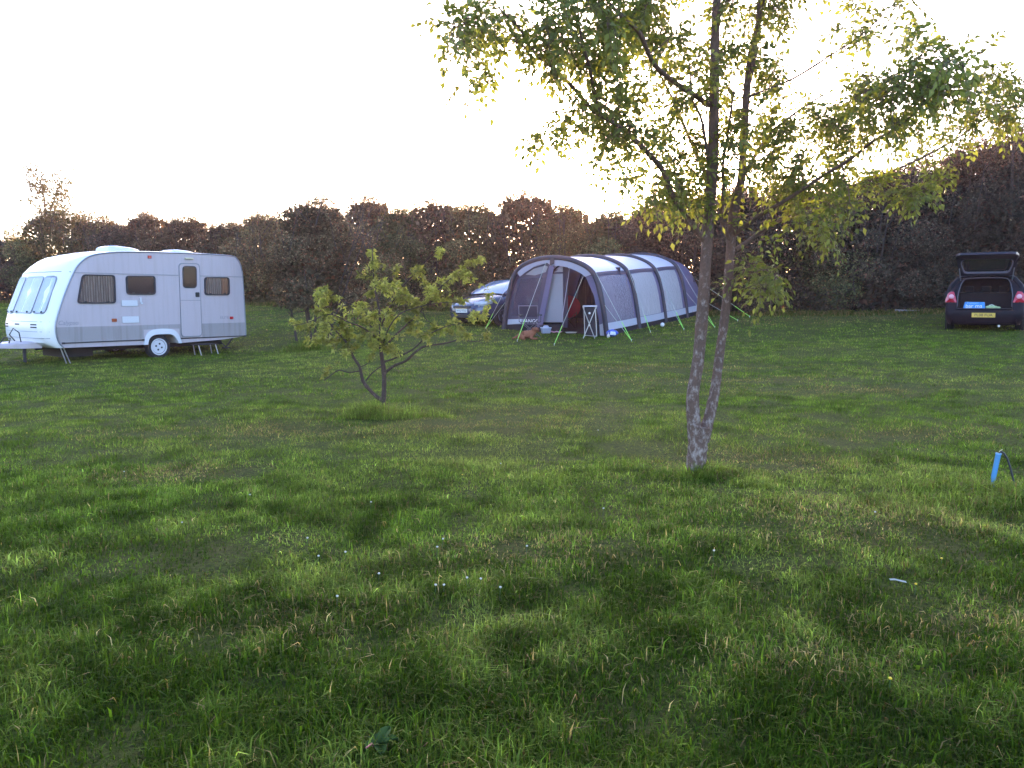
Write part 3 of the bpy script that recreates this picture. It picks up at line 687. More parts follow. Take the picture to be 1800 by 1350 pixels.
# --- shrubs of the hedge and the bushes before it
def shrub(label, px, y, top, halfpx, depth=3.2, n=17000, base_y=None, name='hedge_shrub', cat='shrub', tone=(.05, .066, .028), group='hedge shrubs round the field', lsz=.08, shoots=54, low=0.0, sparse=0., xoff=0.):
    bx = (px - 900) / FPX * y * 1.0
    p_top = at(px, top, y); bx = p_top[0]
    z0 = float(ter0(np.array([bx]), np.array([y]))[0])
    H = p_top[2] - z0; hw = halfpx / FPX * y * 1.6
    root = empty(name, label, cat, (bx, y, z0), 0, group)
    B = np.array([bx, y, z0])
    mb = MB()
    ends = []
    for k in range(9):
        a = rng.uniform(0, 2 * np.pi); r0 = rng.uniform(.05, .35) * hw
        q0 = np.array([r0 * math.cos(a), r0 * math.sin(a) * .6, -.05]); e = np.array([hw * rng.uniform(.2, .8) * math.cos(a), depth * .4 * math.sin(a), H * rng.uniform(.7, .93)])
        P = crom([q0, q0 * .6 + e * .35 + np.array([0, 0, .1]), e], 5); mb.tube(P, list(np.linspace(.045, .008, len(P))), 6, False); ends.append(P)
        for _ in range(5):
            s_ = P[int(rng.integers(3, len(P)))]; v = rdir(1, .5)[0] * rng.uniform(.4, 1.0) * np.array([hw * .5, depth * .3, .8])
            mb.tube([s_, s_ + v * .5 + rng.normal(0, .04, 3), s_ + v], [.014, .009, .004], 4, False)
    # leafy lumps
    lumps = []
    nl = 44
    for k in range(nl):
        h = low + (1 - low) * rng.random() ** .8
        prof = min(1, .62 + .75 * math.sin(math.pi * min(1, (h * .82 + .18))))
        prof = prof if h < .7 else prof * (1 - (.70 if sparse else .45) * ((h - .7) / .3) ** 1.2)
        a = rng.uniform(0, 2 * np.pi); q = rng.uniform(.3, .95)
        rr = rng.uniform(.34, .72) * min(1.3, H * .2) * (1.15 - .45 * h)
        c = np.array([hw * prof * q * math.cos(a), depth * .5 * prof * q * math.sin(a), max(rr * .45, h * (H - rr * .8))])
        lumps.append((c, rr))
    lumps.append((np.array([rng.normal(0, .15), 0, H - .45]), .45))
    wts = np.array([r_ ** 2 for _, r_ in lumps]); wts /= wts.sum()
    pick = rng.choice(len(lumps), n, p=wts)
    cc = np.array([c for c, _ in lumps])[pick]; rr = np.array([r_ for _, r_ in lumps])[pick]
    u = rdir(n, .15); rad = rng.uniform(.55, 1.08, n) ** .6
    pos = cc + u * (rr * rad)[:, None] * np.array([1.25, 1.0, .95])
    pos[:, 2] = np.abs(pos[:, 2])
    lt = np.array([rng.uniform(.55, 1.5) for _ in lumps])[pick]
    # shoots standing out of the top
    sx, sdv = [], []
    for k in range(shoots):
        if k % 3 == 0:
            c, r_ = lumps[int(rng.integers(len(lumps)))]
            s_ = c + np.array([rng.normal(0, r_ * .5), rng.normal(0, .3), r_ * .8])
        else:
            fx = rng.uniform(-.9, .9); s_ = np.array([hw * fx * .8, rng.normal(0, depth * .2), H * (1 - .30 * abs(fx) ** 1.8) - .5])
        L_ = rng.lognormal(-.55, .45) * (1 + .6 * sparse); v = np.array([rng.normal(0, .35), rng.normal(0, .35), 1.]); v /= np.linalg.norm(v)
        mb.tube([s_ - v * .4, s_ + v * L_ * .5, s_ + v * L_ + rng.normal(0, .05, 3)], [.012, .007, .003], 4, False)
        mm = int(rng.integers(14, 30)); f = rng.random(mm)
        sx.append(s_ + v * (L_ * f)[:, None] + rng.normal(0, .07, (mm, 3)))
    if sx:
        sx = np.concatenate(sx); pos = np.concatenate([pos, sx]); lt = np.concatenate([lt, np.full(len(sx), 1.15)]); u = np.concatenate([u, rdir(len(sx))])
    # bigger leaves and twig thickets filling the inside
    nc = int(n * .3); a = rng.uniform(0, 2 * np.pi, nc); q = np.sqrt(rng.random(nc)); hz = low * H + (H * .9 - low * H) * rng.random(nc)
    pr = np.where(hz / H < .6, 1, 1 - .58 * ((hz / H - .6) / .4) ** 1.3) * (.85 if not sparse else .6)
    core = np.stack([hw * q * np.cos(a) * pr * .8, depth * .3 * q * np.sin(a) * pr, hz], 1)
    n0 = len(pos); pos = np.concatenate([pos, core]); lt = np.concatenate([lt, np.full(nc, .8)]); u = np.concatenate([u, rdir(nc)])
    nn = len(pos)
    L_ = lsz * rng.uniform(.6, 1.35, nn); L_[n0:] *= 2.6
    tint = np.array(tone) * (lt * rng.lognormal(-.04, .28, nn))[:, None]
    tint[rng.random(nn) < .12] *= np.array([1.5, .95, .9])
    V, F4, T = leaf_arrays(pos, rdir(nn), u + rng.normal(0, .38, (nn, 3)), L_, L_ * .62, tint, .2, .2)
    mb.build('stems', M['hedge_wood'], root, smooth=80)
    arr_mesh('foliage', V, F4, None, T, M['hedge_leaf'], root)
    return root

def hy(px):
    return float(np.interp(px, [-300, 10, 450, 700, 1000, 1300, 1500, 1650, 1800, 2100], [45, 42, 36.0, 31.9, 29.8, 27.6, 26.2, 25.7, 25.2, 24.0])) + 1.3
GR = (.106, .120, .054); OL = (.128, .122, .058); BR = (.120, .104, .064); DK = (.078, .072, .052)
for px, top, hp, tone, lab, kw in [
    (-110, 436, 100, GR, 'low hedge shrub beyond the hitch end of the white caravan', {}),
    (20, 424, 60, DK, 'dark hedge shrub at the left edge behind the caravan front window', {}),
    (90, 378, 62, GR, 'full green hedge shrub behind the caravan roof, under the thin tall sapling', {}),
    (165, 386, 48, OL, 'yellow-green hedge shrub behind the front half of the caravan roof', {}),
    (208, 402, 36, DK, 'low dark hedge shrub in the dip behind the caravan roof vent', {}),
    (258, 380, 46, BR, 'brownish hedge shrub with upright shoots over the middle of the caravan', {}),
    (325, 386, 50, BR, 'rounded brown hedge shrub behind the caravan door', {}),
    (398, 398, 46, BR, 'lower hedge shrub behind the rear end of the caravan', {}),
    (462, 382, 46, OL, 'olive hedge shrub just right of the caravan, half behind the bush', {}),
    (560, 374, 60, BR, 'hedge shrub directly behind the many-stemmed bush', {}),
    (648, 352, 46, BR, 'spiky-topped hedge shrub right of the many-stemmed bush', {}),
    (706, 372, 44, GR, 'hedge shrub behind the upper right branches of the sapling', {}),
    (764, 354, 50, BR, 'knobbly-topped hedge shrub left of the dark parked car', {}),
    (838, 366, 52, OL, 'olive hedge shrub rising straight behind the dark blue car', {}),
    (925, 340, 60, BR, 'reddish round-topped hedge shrub, highest above the tent front', {}),
    (1000, 366, 46, OL, 'hedge shrub with twiggy top behind the first roof panel of the tent', {}),
    (1075, 378, 48, GR, 'lowest hedge shrub behind the middle of the tent roof', {}),
    (1145, 366, 46, DK, 'dark hedge shrub behind the rear of the tent, left of the two stems', {}),
    (1215, 342, 56, DK, 'hedge shrub right behind the two stems of the tall tree', {}),
    (1300, 336, 60, DK, 'dark hedge shrub just right of the two stems', {'n': 18000}),
    (1385, 334, 60, DK, 'broad dark hedge shrub behind the hanging leaf spray', {'n': 18000}),
    (1470, 328, 60, GR, 'hedge shrub midway between the tall tree and the open black car', {'n': 18000}),
    (1550, 306, 60, DK, 'tall dark hedge shrub above the pale slab at its foot', {'n': 20000}),
    (1632, 286, 62, DK, 'tall hedge tree just left of the raised tailgate', {'n': 22000, 'shoots': 40}),
    (1712, 250, 66, DK, 'high dark hedge tree standing behind the open black car', {'n': 24000, 'shoots': 40}),
    (1800, 224, 72, DK, 'highest hedge tree, cut by the right edge of the view', {'n': 24000, 'shoots': 40}),
    (1905, 214, 80, DK, 'hedge tree farthest right, mostly beyond the view', {'n': 18000})]:
    shrub(lab, px, hy(px) + rng.normal(0, .2), top - 9, hp, tone=tone, **kw)

shrub('many-stemmed tall bush with a loose twiggy top right of the caravan', 550, 22.2, 342, 92, 2.8, 15000, name='tall_bush', cat='bush', tone=(.125, .112, .07), group=None, lsz=.06, shoots=75, low=.24, sparse=.6)

# thin young tree over the caravan
y_ = 43.; p0 = at(80, 400, y_); z0 = g(p0[0], y_)
thin = empty('thin_tree', 'thin lone young tree standing up above the hedge behind the caravan', 'tree', (p0[0], y_, z0))
W = Wood(np.array([p0[0], y_, z0])); Bt = W.b
W.limb([np.array([p0[0], y_, z0]), at(76, 420, y_), at(80, 380, y_), at(74, 330, y_), at(62, 300, y_)], [.09, .07, .05, .03, .015])
W.limb([at(80, 392, y_), at(92, 360, y_), at(103, 325, y_)], [.04, .03, .015])
W.limb([at(80, 400, y_), at(112, 372, y_), at(150, 382, y_)], [.04, .03, .01])
lc, ld, ln_, lL, lW, lT = [], [], [], [], [], []
for cx, cy, rx, ry, nl in [(58, 302, 14, 12, 26), (60, 322, 20, 12, 46), (86, 320, 26, 14, 40), (110, 325, 16, 14, 40), (70, 345, 22, 14, 34), (104, 346, 16, 12, 40), (84, 368, 24, 14, 40), (100, 362, 18, 10, 24), (122, 376, 14, 10, 24), (66, 382, 20, 12, 30), (150, 385, 18, 10, 18)]:
    for _ in range(nl // 3):
        tgt = at(cx + rng.normal(0, rx * .6), cy + rng.normal(0, ry * .6), y_ + rng.normal(0, .5)); W.twig(tgt, .008, .1)
        for k in range(16):
            add_leaf(tgt + rng.normal(0, .2, 3), rdir(1)[0], rdir(1)[0], rng.uniform(.1, .2), rng.uniform(.07, .12), np.array(GR) * rng.uniform(.4, 1.0))
W.mb.build('trunk', M['brown_bark'], thin, smooth=70)
V, F4, T = leaf_arrays(np.array(lc) - Bt, np.array(ld), np.array(ln_), np.array(lL), np.array(lW), np.array(lT))
arr_mesh('crown', V, F4, None, T, M['hedge_leaf'], thin)

# long grass strip along the hedge foot
n = 26000
pxs = rng.uniform(-250, 1950, n); yy = np.interp(pxs, [-300, 10, 450, 700, 1000, 1300, 1500, 1650, 1800, 2100], [45, 42, 36.0, 31.9, 29.8, 27.6, 26.2, 25.7, 25.2, 24.0]) + rng.normal(-.1, .35, n)
xx = (pxs - 900) / FPX * yy
T = np.where((rng.random(n) < .4)[:, None], C_S * .5, C_D * .9 + C_B * .25) * rng.uniform(.6, 1.3, (n, 1))
o = blades('hedge_foot_grass', xx, yy, rng.uniform(.06, .2, n) + .35 * np.clip(vnoise(xx, yy, .9, 51) - .45, 0, 1), .022 * rng.uniform(.5, 1.4, n), np.clip(rng.normal(.8, .4, n), 0, 1.6), T, M['grass'])
o['kind'] = 'stuff'

# ------------------------------------------------------------------ caravan
def rpoly(pts, r, k=4):
    """flat outline with rounded corners"""
    out = []; n = len(pts)
    for i in range(n):
        p, a, b = Vector(pts[i]), Vector(pts[i - 1]), Vector(pts[(i + 1) % n])
        r1 = min(r, (a - p).length * .45); r2 = min(r, (b - p).length * .45)
        s_ = p + (a - p).normalized() * r1; e = p + (b - p).normalized() * r2
        for j in range(k + 1):
            f = j / k; out.append(s_ * (1 - f) ** 2 + p * 2 * f * (1 - f) + e * f * f)
    return out
def grow(pts, d):
    c = sum((Vector(p) for p in pts), Vector((0, 0))) / len(pts)
    return [Vector(p) + (Vector(p) - c).normalized() * d for p in pts]
CO = np.array([-9.932, 17.7, 0.]); CA = math.atan2(.794, .608)
van = empty('caravan', 'white touring caravan with curtained windows, standing on grass at the left', 'caravan', (CO[0], CO[1], .0), CA)
WID = 2.32
prof = [(-.11, .38), (-.20, .5), (-.245, .67), (-.25, .9), (-.17, 1.18), (0, 1.63), (.2, 2.06), (.30, 2.22), (.42, 2.34), (.56, 2.43), (.78, 2.5), (1.18, 2.557), (1.7, 2.585), (2.24, 2.6), (3.4, 2.615), (4.2, 2.6), (4.36, 2.53), (4.45, 2.4), (4.49, 2.25), (4.515, 2.02), (4.55, .66), (4.52, .48), (3.85, .414), (2.65, .372), (2.60, .52), (2.46, .645), (2.22, .67), (2.0, .65), (1.83, .56), (1.76, .372), (.8, .376)]
def fshift(y):
    d = min(y, WID - y); return float(np.interp(d, [0, .02, .06, .14, .3, 1.2], [0, .05, .13, .20, .25, .29]))
def rshift(y):
    d = min(y, WID - y); return float(np.interp(d, [0, .05, .2, 1.2], [0, .012, .03, .06]))
def cpt(p, y):
    x, z = p
    wf = float(np.interp(z, [.36, .5, 2.06, 2.5], [.6, 1, 1, .1])) if x < .6 else 0.
    wr = float(np.interp(z, [2.0, 2.5], [0, 1]))
    xr = .05 * float(np.interp(min(y, WID - y), [0, .1], [0, 1])) if x > 4.2 and z > .45 else 0
    return (x - fshift(y) * wf + xr, y, z + rshift(y) * wr)
ys_ = [0, .02, .06, .14, .3, .7, WID / 2, WID - .7, WID - .3, WID - .14, WID - .06, WID - .02, WID]
vb = MB().loft([[cpt(p, y) for p in prof] for y in ys_]).build('body', M['white_panel'], van, smooth=38)
M['skylit_shell'] = pmat('skylit_shell', (.82, .80, .80), .22, var=.02, nscale=2, spec=.6)      # glossy front and roof shell; brighter sky light put into its colour
vb.data.materials.append(M['skylit_shell'])
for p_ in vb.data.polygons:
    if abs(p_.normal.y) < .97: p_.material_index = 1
def side(pts, y0, y1): return [(p[0], y0, p[1]) for p in pts], (0, y1 - y0, 0)
def plate(name, pts, mat, y0, th, par=van, smooth=None, bevel=0):
    mb = MB(); a, d = side(pts, y0, y0 - th); mb.poly(a, d); return mb.build(name, mat, par, smooth, bevel)
def ring_plate(name, outer, inner, mat, y0, th, par):
    secs = [[(p[0], y0, p[1]) for p in outer], [(p[0], y0 - th, p[1]) for p in outer], [(p[0], y0 - th, p[1]) for p in inner], [(p[0], y0, p[1]) for p in inner]]
    mb = MB(); mb.loft(secs + [secs[0]], True, False); return mb.build(name, mat, par, 40)
# grey ribbed lower band
def xf(z): return float(np.interp(z, [.38, .5, .67, .9], [-.11, -.20, -.245, -.25]))
for x0, x1 in ((None, 1.735), (2.66, 2.685), (3.275, 4.535)):
    mb = MB()
    zz = [.50, .575, .58, .645, .65, .715, .72, .785, .79, .845]
    for i, z in enumerate(zz[:-1]):
        z1 = zz[i + 1]; th = .004 if i % 2 == 0 else .009
        a = [(xf(z) + .02 if x0 is None else x0, z), (x1, z), (x1, z1), (xf(z1) + .02 if x0 is None else x0, z1)]
        q, d = side(a, 0, -th); mb.poly(q, d)
    if x0 == 2.66: mb.box(1.735, 2.66, -.006, 0, .735, .845)
    mb.build('lower_band', M['grey_band'], van)
for x0, x1, z0, z1 in ((-.13, 1.73, .489, .488), (2.66, 4.545, .487, .485)):
    mb = MB(); mb.box(x0, x1, -.018, 0, z0 - .014, z0 + .010)
    mb.box(x0 - .01, x0 + .05, -.024, 0, z0 - .02, z0 + .016); mb.box(x1 - .05, x1 + .01, -.024, 0, z0 - .02, z0 + .016)
    mb.build('sill_rail', M['dark_rubber'], van)
for x0, x1 in ((.22, 2.69), (3.285, 4.49)): MB().box(x0, x1, -.009, 0, 2.045, 2.062).build('waist_rail', M['trim_grey'], van)
e = [(-.105, -.012, .385)] + [(p[0] + (.004 if p[0] < .5 else 0), -.004, p[1] - .004) for p in prof[1:22]]
MB().tube(crom(e, 3), .016, 6).build('awning_rail', M['trim_grey'], van, smooth=60)
# windows
def window(pts, curt=None, dark=False):
    o_ = rpoly(pts, .075)
    fr = ring_plate('window', grow(o_, .028), grow(o_, -.012), M['dark_rubber'], 0, .03, van)
    if dark: plate('blind', grow(o_, -.005), M['window_dark'], 0, .012, fr)
    if curt:
        zs = [p[1] for p in pts]; z0, z1 = min(zs), max(zs)
        mb = MB(); secs = []
        tl, tr, br, bl = pts
        nn = 90
        for i in range(nn + 1):
            f = i / nn; xt = tl[0] * (1 - f) + tr[0] * f; xb = bl[0] * (1 - f) + br[0] * f
            yv = -.012 + .007 * math.sin(f * 46 + 1.5 * math.sin(f * 9))
            secs.append([(xb, yv, z0 + .01), (xt, yv, z1 - .01)])
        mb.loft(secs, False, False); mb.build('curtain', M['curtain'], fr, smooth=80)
        if curt == 2:
            q = [p for p in secs if p[0][0] > bl[0] * .32 + br[0] * .68]
            MB().loft([[(a[0], a[1] - .004, a[2]), (b[0], b[1] - .004, b[2])] for a, b in q], False, False).build('curtain', M['curtain_orange'], fr, smooth=80)
    plate('pane', grow(o_, -.004), M['acrylic'], -.022, .004, fr)
    for f in (.2, .8):
        xx_ = pts[3][0] * (1 - f) + pts[2][0] * f; mb = MB(); mb.box(xx_ - .03, xx_ + .03, -.04, -.02, min(p[1] for p in pts) - .005, min(p[1] for p in pts) + .04)
        mb.build('catch', M['black_plastic'], fr)
    return fr
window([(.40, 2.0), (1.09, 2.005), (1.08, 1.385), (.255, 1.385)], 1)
window([(1.39, 2.0), (2.06, 2.01), (2.05, 1.59), (1.39, 1.59)], None, True)
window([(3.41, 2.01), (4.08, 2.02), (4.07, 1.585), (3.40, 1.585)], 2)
# door
dp = [(2.715, 2.34), (3.26, 2.35), (3.25, .535), (2.70, .535)]
dr = plate('door', rpoly(dp, .1), M['white_panel'], 0, .016, van)
ring_plate('seal', grow(rpoly(dp, .1), .022), grow(rpoly(dp, .1), -.004), M['trim_grey'], 0, .022, dr)
dwp = rpoly([(2.81, 2.275), (3.165, 2.28), (3.15, 1.76), (2.80, 1.76)], .09)
ring_plate('door_window_frame', grow(dwp, .02), grow(dwp, -.008), M['dark_rubber'], -.016, .012, dr)
plate('door_window', grow(dwp, -.002), M['window_dark'], -.016, .006, dr)
mb = MB(); mb.poly([(p[0], -.016, p[1]) for p in rpoly([(3.12, 1.64), (3.225, 1.64), (3.225, 1.52), (3.12, 1.52)], .02)], (0, -.014, 0)); mb.box(3.14, 3.2, -.045, -.03, 1.57, 1.6)
mb.build('handle', M['black_plastic'], dr)
mb = MB(); mb.box(2.715, 3.25, -.0185, -.016, 1.43, 1.443); mb.build('split_line', M['trim_grey'], dr)
# hatches, lamps
for pts in ([(1.24, 1.44), (1.62, 1.44), (1.62, 1.30), (1.24, 1.30)], [(1.235, 1.06), (1.635, 1.06), (1.635, .905), (1.235, .905)]):
    h_ = plate('service_hatch', rpoly(pts, .015), M['white_gloss'], 0, .014, van, bevel=.003)
    ring_plate('hatch_frame', grow(rpoly(pts, .015), .012), grow(rpoly(pts, .015), .001), M['grey_band'], 0, .006, h_)
mb = MB(); mb.box(1.675, 1.715, -.03, 0, 1.38, 1.50).box(1.69, 1.74, -.035, 0, 1.345, 1.385); mb.build('water_inlet', M['white_gloss'], van, bevel=.006)
def lampbox(name, x, z, w_, h, mat, base=None):
    mb = MB(); mb.box(x - w_ / 2, x + w_ / 2, -.022, 0, z - h / 2, z + h / 2); return mb.build(name, mat, van, bevel=.006)
lampbox('side_marker', 1.046, .976, .115, .075, M['amber']); lampbox('side_marker', 4.13, .975, .10, .07, M['red_lens']); lampbox('side_marker', 1.97, 2.475, .09, .07, M['red_lens'])
mb = MB(); mb.box(2.87, 3.10, -.045, 0, 2.455, 2.50); mb.build('awning_lamp', pmat('cream_plastic', (.6, .52, .36), .4), van, bevel=.012)
text_mesh('badge', 'Calypso', .135, M['print_grey'], van, frame((-.2, -.0025, .935), (1, 0, 0), (0, 0, 1)), .001, 1., .3, 'LEFT')
text_mesh('badge', 'ELITE', .10, M['print_grey'], van, frame((3.93, -.0025, .985), (1, 0, 0), (0, 0, 1)), .001, 1.1)
# roof vents
for x0, x1, y0, y1, h in ((1.22, 1.98, .45, 1.1, .095), (2.76, 3.36, .35, .95, .075)):
    mb = MB(); secs = []
    for f, hh in ((0, .0), (.02, .6), (.12, .95), (.3, 1.), (.75, .72), (.97, .35), (1, 0)):
        x = x0 + (x1 - x0) * f; zt = 2.585 + .055 + hh * h
        secs.append([(x, y0, 2.58), (x, y0 + .01, zt - .02), (x, y0 + .06, zt), (x, y1 - .06, zt), (x, y1 - .01, zt - .02), (x, y1, 2.58)])
    mb.loft(secs); mb.build('roof_vent', M['white_gloss'], van, smooth=50)
# front: panes on the sloping face
def fpt(y, z, off):
    x = float(np.interp(z, [.67, .9, 1.18, 1.63, 2.06], [-.245, -.25, -.17, 0, .2])); x = cpt((x, z), y)[0]
    sl = Vector((-.905, 0, .425)) if z > 1.0 else Vector((-1, 0, 0))
    return Vector((x, y, z)) + sl * off
def front_pane(y0, y1, y0b, y1b, rl, rr_):
    z0, z1 = 1.15, 1.96
    c = [(y0b, z0), (y1b, z0), (y1, z1), (y0, z1)]
    o_ = rpoly(c, .11)
    def lay(pts, off): return [fpt(p[0], p[1], off) for p in pts]
    mb = MB(); secs = [lay(grow(o_, .016), .004), lay(grow(o_, .016), .026), lay(grow(o_, -.008), .026), lay(grow(o_, -.008), .004)]
    mb.loft(secs + [secs[0]], True, False); fr = mb.build('front_window', M['trim_grey'], van, 40)
    nn = 24; mb = MB(); secs = []
    for i in range(nn + 1):
        f = i / nn; w_ = .006 * math.sin(f * 60)
        secs.append([fpt(c[0][0] * (1 - f) + c[1][0] * f, z0 + .02, .008 + w_), fpt(c[3][0] * (1 - f) + c[2][0] * f, z1 - .02, .008 + w_)])
    mb.loft(secs, False, False); mb.build('net_curtain', M['net'], fr, smooth=80)
    mb = MB(); a = lay(grow(o_, -.003), .022); mb.poly(a, Vector((-.905, 0, .425)) * .005); mb.build('pane', M['front_acrylic'], fr)
    for f in (.2, .8):
        q = fpt(c[0][0] * (1 - f) + c[1][0] * f, z0 + .02, .03); MB().ball(q, .022, 8, 5).build('catch', M['black_plastic'], fr)
front_pane(.17, .64, .14, .62, 0, 0); front_pane(.70, 1.58, .68, 1.60, 0, 0); front_pane(1.66, 2.05, 1.68, 2.09, 0, 0)
for y0, y1, z in ((.34, .62, .90), (.34, .62, .84), (1.16, 1.42, .90), (1.86, 2.05, .90), (1.86, 2.05, .84)):
    MB().patch([fpt(y0, z - .014, .004), fpt(y1, z - .014, .004), fpt(y1, z + .014, .004), fpt(y0, z + .014, .004)], 4, 1).build('grille', M['chassis'], van, solid=.006)
for z in (.745, .60, .965):
    MB().tube([fpt(y, z, .0) for y in np.linspace(.05, WID - .05, 16)], .006, 5).build('panel_seam', M['trim_grey'], van)
MB().tube([cpt((.205, 2.07), y) for y in np.linspace(.02, WID - .02, 16)], .012, 5).build('panel_seam', M['trim_grey'], van)
# chassis, drawbar
mb = MB(); mb.box(.0, 4.1, .45, .52, .26, .40).box(.0, 4.1, 1.73, 1.8, .26, .40).box(2.0, 2.22, .15, 2.1, .24, .34).box(.1, .75, .5, 1.6, .14, .40).box(2.75, 3.6, .5, 1.7, .3, .42)
mb.build('chassis', M['chassis'], van)
mb = MB()
secs = []
for x, hw, z0, z1 in ((-.34, .60, .37, .53), (-.7, .46, .37, .50), (-1.15, .28, .39, .48), (-1.6, .12, .41, .47)):
    secs.append([(x, 1.125 - hw, z0), (x, 1.125 + hw, z0), (x, 1.125 + hw, z1 - .03), (x, 1.125 + hw * .9, z1), (x, 1.125 - hw * .9, z1), (x, 1.125 - hw, z1 - .03)])
mb.loft(secs); mb.build('drawbar_cover', M['white_panel'], van, smooth=40)
mb = MB(); mb.tube([(-1.25, .86, .12), (-1.25, .86, .95)], .03, 8).tube([(-1.3, .86, .95), (-1.15, .86, 1.0)], .012, 6).ring((-1.25, .80, .14), (0, 1, 0), .02, .13, .07, 20).tube([(-1.25, .77, .14), (-1.25, .86, .14)], .02, 6)
mb.build('jockey_wheel', M['black_plastic'], van, smooth=50)
mb = MB(); mb.tube([(-1.7, 1.125, .48), (-2.15, 1.125, .5), (-2.35, 1.125, .52)], .04, 8).tube([(-1.6, 1.1, .55), (-1.9, 1.1, .8)], .02, 6); mb.build('hitch', M['steel'], van, smooth=50)
mb = MB(); mb.tube([(-.62, .9, .5), (-.66, .87, .72), (-.78, .85, .82), (-.86, .86, .68), (-.75, .88, .54)], .012, 6).tube([(-1.0, 1.0, .5), (-.95, .9, .62), (-.85, .85, .6), (-.9, .8, .5)], .015, 6); mb.build('gas_hose', M['dark_rubber'], van, smooth=60)
mb = MB(); mb.tube([(-.62, .75, .38), (-.62, .75, .06)], .035, 6); mb.build('prop_stand', M['chassis'], van)
mb = MB(); mb.tube([(-.13, .1, .38), (-.02, .1, .02)], .013, 6).tube([(-.06, .12, .38), (.07, .12, .02)], .013, 6); mb.build('corner_steady', M['steel'], van)
mb = MB(); mb.tube([(3.83, .15, .40), (4.03, .15, .2), (4.24, .15, .43)], .022, 6).box(3.95, 4.11, .08, .22, .17, .2); mb.build('corner_steady', M['chassis'], van)
# wheel and arch trim
def arch_pts(k): return [(1.72, .37), (1.755, .52), (1.82, .62), (1.95, .685), (2.15, .705), (2.4, .695), (2.53, .655), (2.6, .57), (2.66, .42), (2.672, .37)]
outer = crom([(a, 0, b) for a, b in [(1.715, .37), (1.745, .5), (1.80, .63), (1.93, .72), (2.2, .745), (2.46, .72), (2.58, .63), (2.65, .5), (2.69, .37)]], 3)
inner = crom([(a, 0, b) for a, b in [(1.81, .37), (1.83, .46), (1.88, .545), (1.99, .60), (2.2, .612), (2.41, .60), (2.50, .545), (2.56, .46), (2.60, .37)]], 3)
mb = MB(); mb.loft([[(p[0], -.002, p[2]), (p[0], -.04, p[2]), (q[0], -.05, q[2]), (q[0], .05, q[2])] for p, q in zip(outer, inner)], False, False); mb.build('wheel_arch', M['white_gloss'], van, smooth=40)
def wheel(par, c, ax, r, wdt, rimr, rimmat, kind='steel'):
    """tyre with its rim as a child; ax points outwards"""
    c = Vector(c); ax = Vector(ax).normalized(); a = ax.orthogonal().normalized(); b = ax.cross(a); n = 36
    secs = []
    for rr, yy in ((rimr * .96, -wdt / 2), (r * .93, -wdt / 2), (r, -wdt * .36), (r, wdt * .36), (r * .93, wdt / 2), (rimr * 1.02, wdt / 2), (rimr * .96, wdt * .36)):
        secs.append([c + ax * yy + (a * math.cos(2 * math.pi * k / n) + b * math.sin(2 * math.pi * k / n)) * rr for k in range(n)])
    t_ = MB().loft(secs, True, False).build('wheel', M['tyre'], par, smooth=40)
    mb = MB()
    if kind == 'steel':
        mb.ring(c + ax * wdt * .42, ax, rimr * .86, rimr * 1.0, .03, n).ring(c + ax * wdt * .32, ax, 0.001, rimr * .80, .03, n).ring(c + ax * wdt * .36, ax, .001, rimr * .3, .03, 20)
    else:
        mb.ring(c + ax * wdt * .42, ax, rimr * .86, rimr * 1.0, .03, n).ring(c + ax * wdt * .36, ax, .001, rimr * .24, .03, 16)
        for k in range(5):
            an = 2 * math.pi * k / 5; d = a * math.cos(an) + b * math.sin(an)
            for sg in (-.05, .05):
                e_ = ax.cross(d) * sg * rimr * 2
                mb.tube([c + ax * wdt * .36 + d * rimr * .15 + e_ * .5, c + ax * wdt * .40 + d * rimr * .9 + e_ * 1.4], rimr * .055, 6)
    mb.build('rim', rimmat, t_, smooth=40)
    mb = MB()
    if kind == 'steel':
        mb.ring(c + ax * wdt * .30, ax, rimr * .78, rimr * .9, .02, n)
        for k in range(4):
            an = math.pi * k / 2 + .5; mb.ring(c + ax * (wdt * .36 + .012) + (a * math.cos(an) + b * math.sin(an)) * rimr * .36, ax, .001, rimr * .115, .01, 12)
    else: mb.ring(c + ax * wdt * .1, ax, .001, rimr * .95, .02, n)
    mb.build('rim_hole' if kind == 'steel' else 'brake_disc', M['black_plastic'], t_)
    return t_
wheel(van, (2.11, .09, .305), (0, -1, 0), .295, .18, .205, M['white_gloss'])
wheel(van, (2.11, WID - .09, .305), (0, 1, 0), .295, .18, .205, M['white_gloss'])
# the step under the door
st_ = empty('caravan_step', 'small folding step with two pale metal legs under the caravan door', 'step', (CO[0] + .608 * 3.2 - .794 * -.22, CO[1] + .794 * 3.2 + .608 * -.22, .03), CA)
mb = MB()
for sg in (-1, 1):
    for yy in (-.16, .14):
        L_ = MB(); L_.tube([(sg * .235 - .02, yy * .8, .29), (sg * .235 + .04, yy, .0)], .013, 6); L_.build('leg', M['steel'], st_)
MB().box(-.29, .27, -.16, .14, .285, .31).build('tread', M['chassis'], st_, bevel=.005)

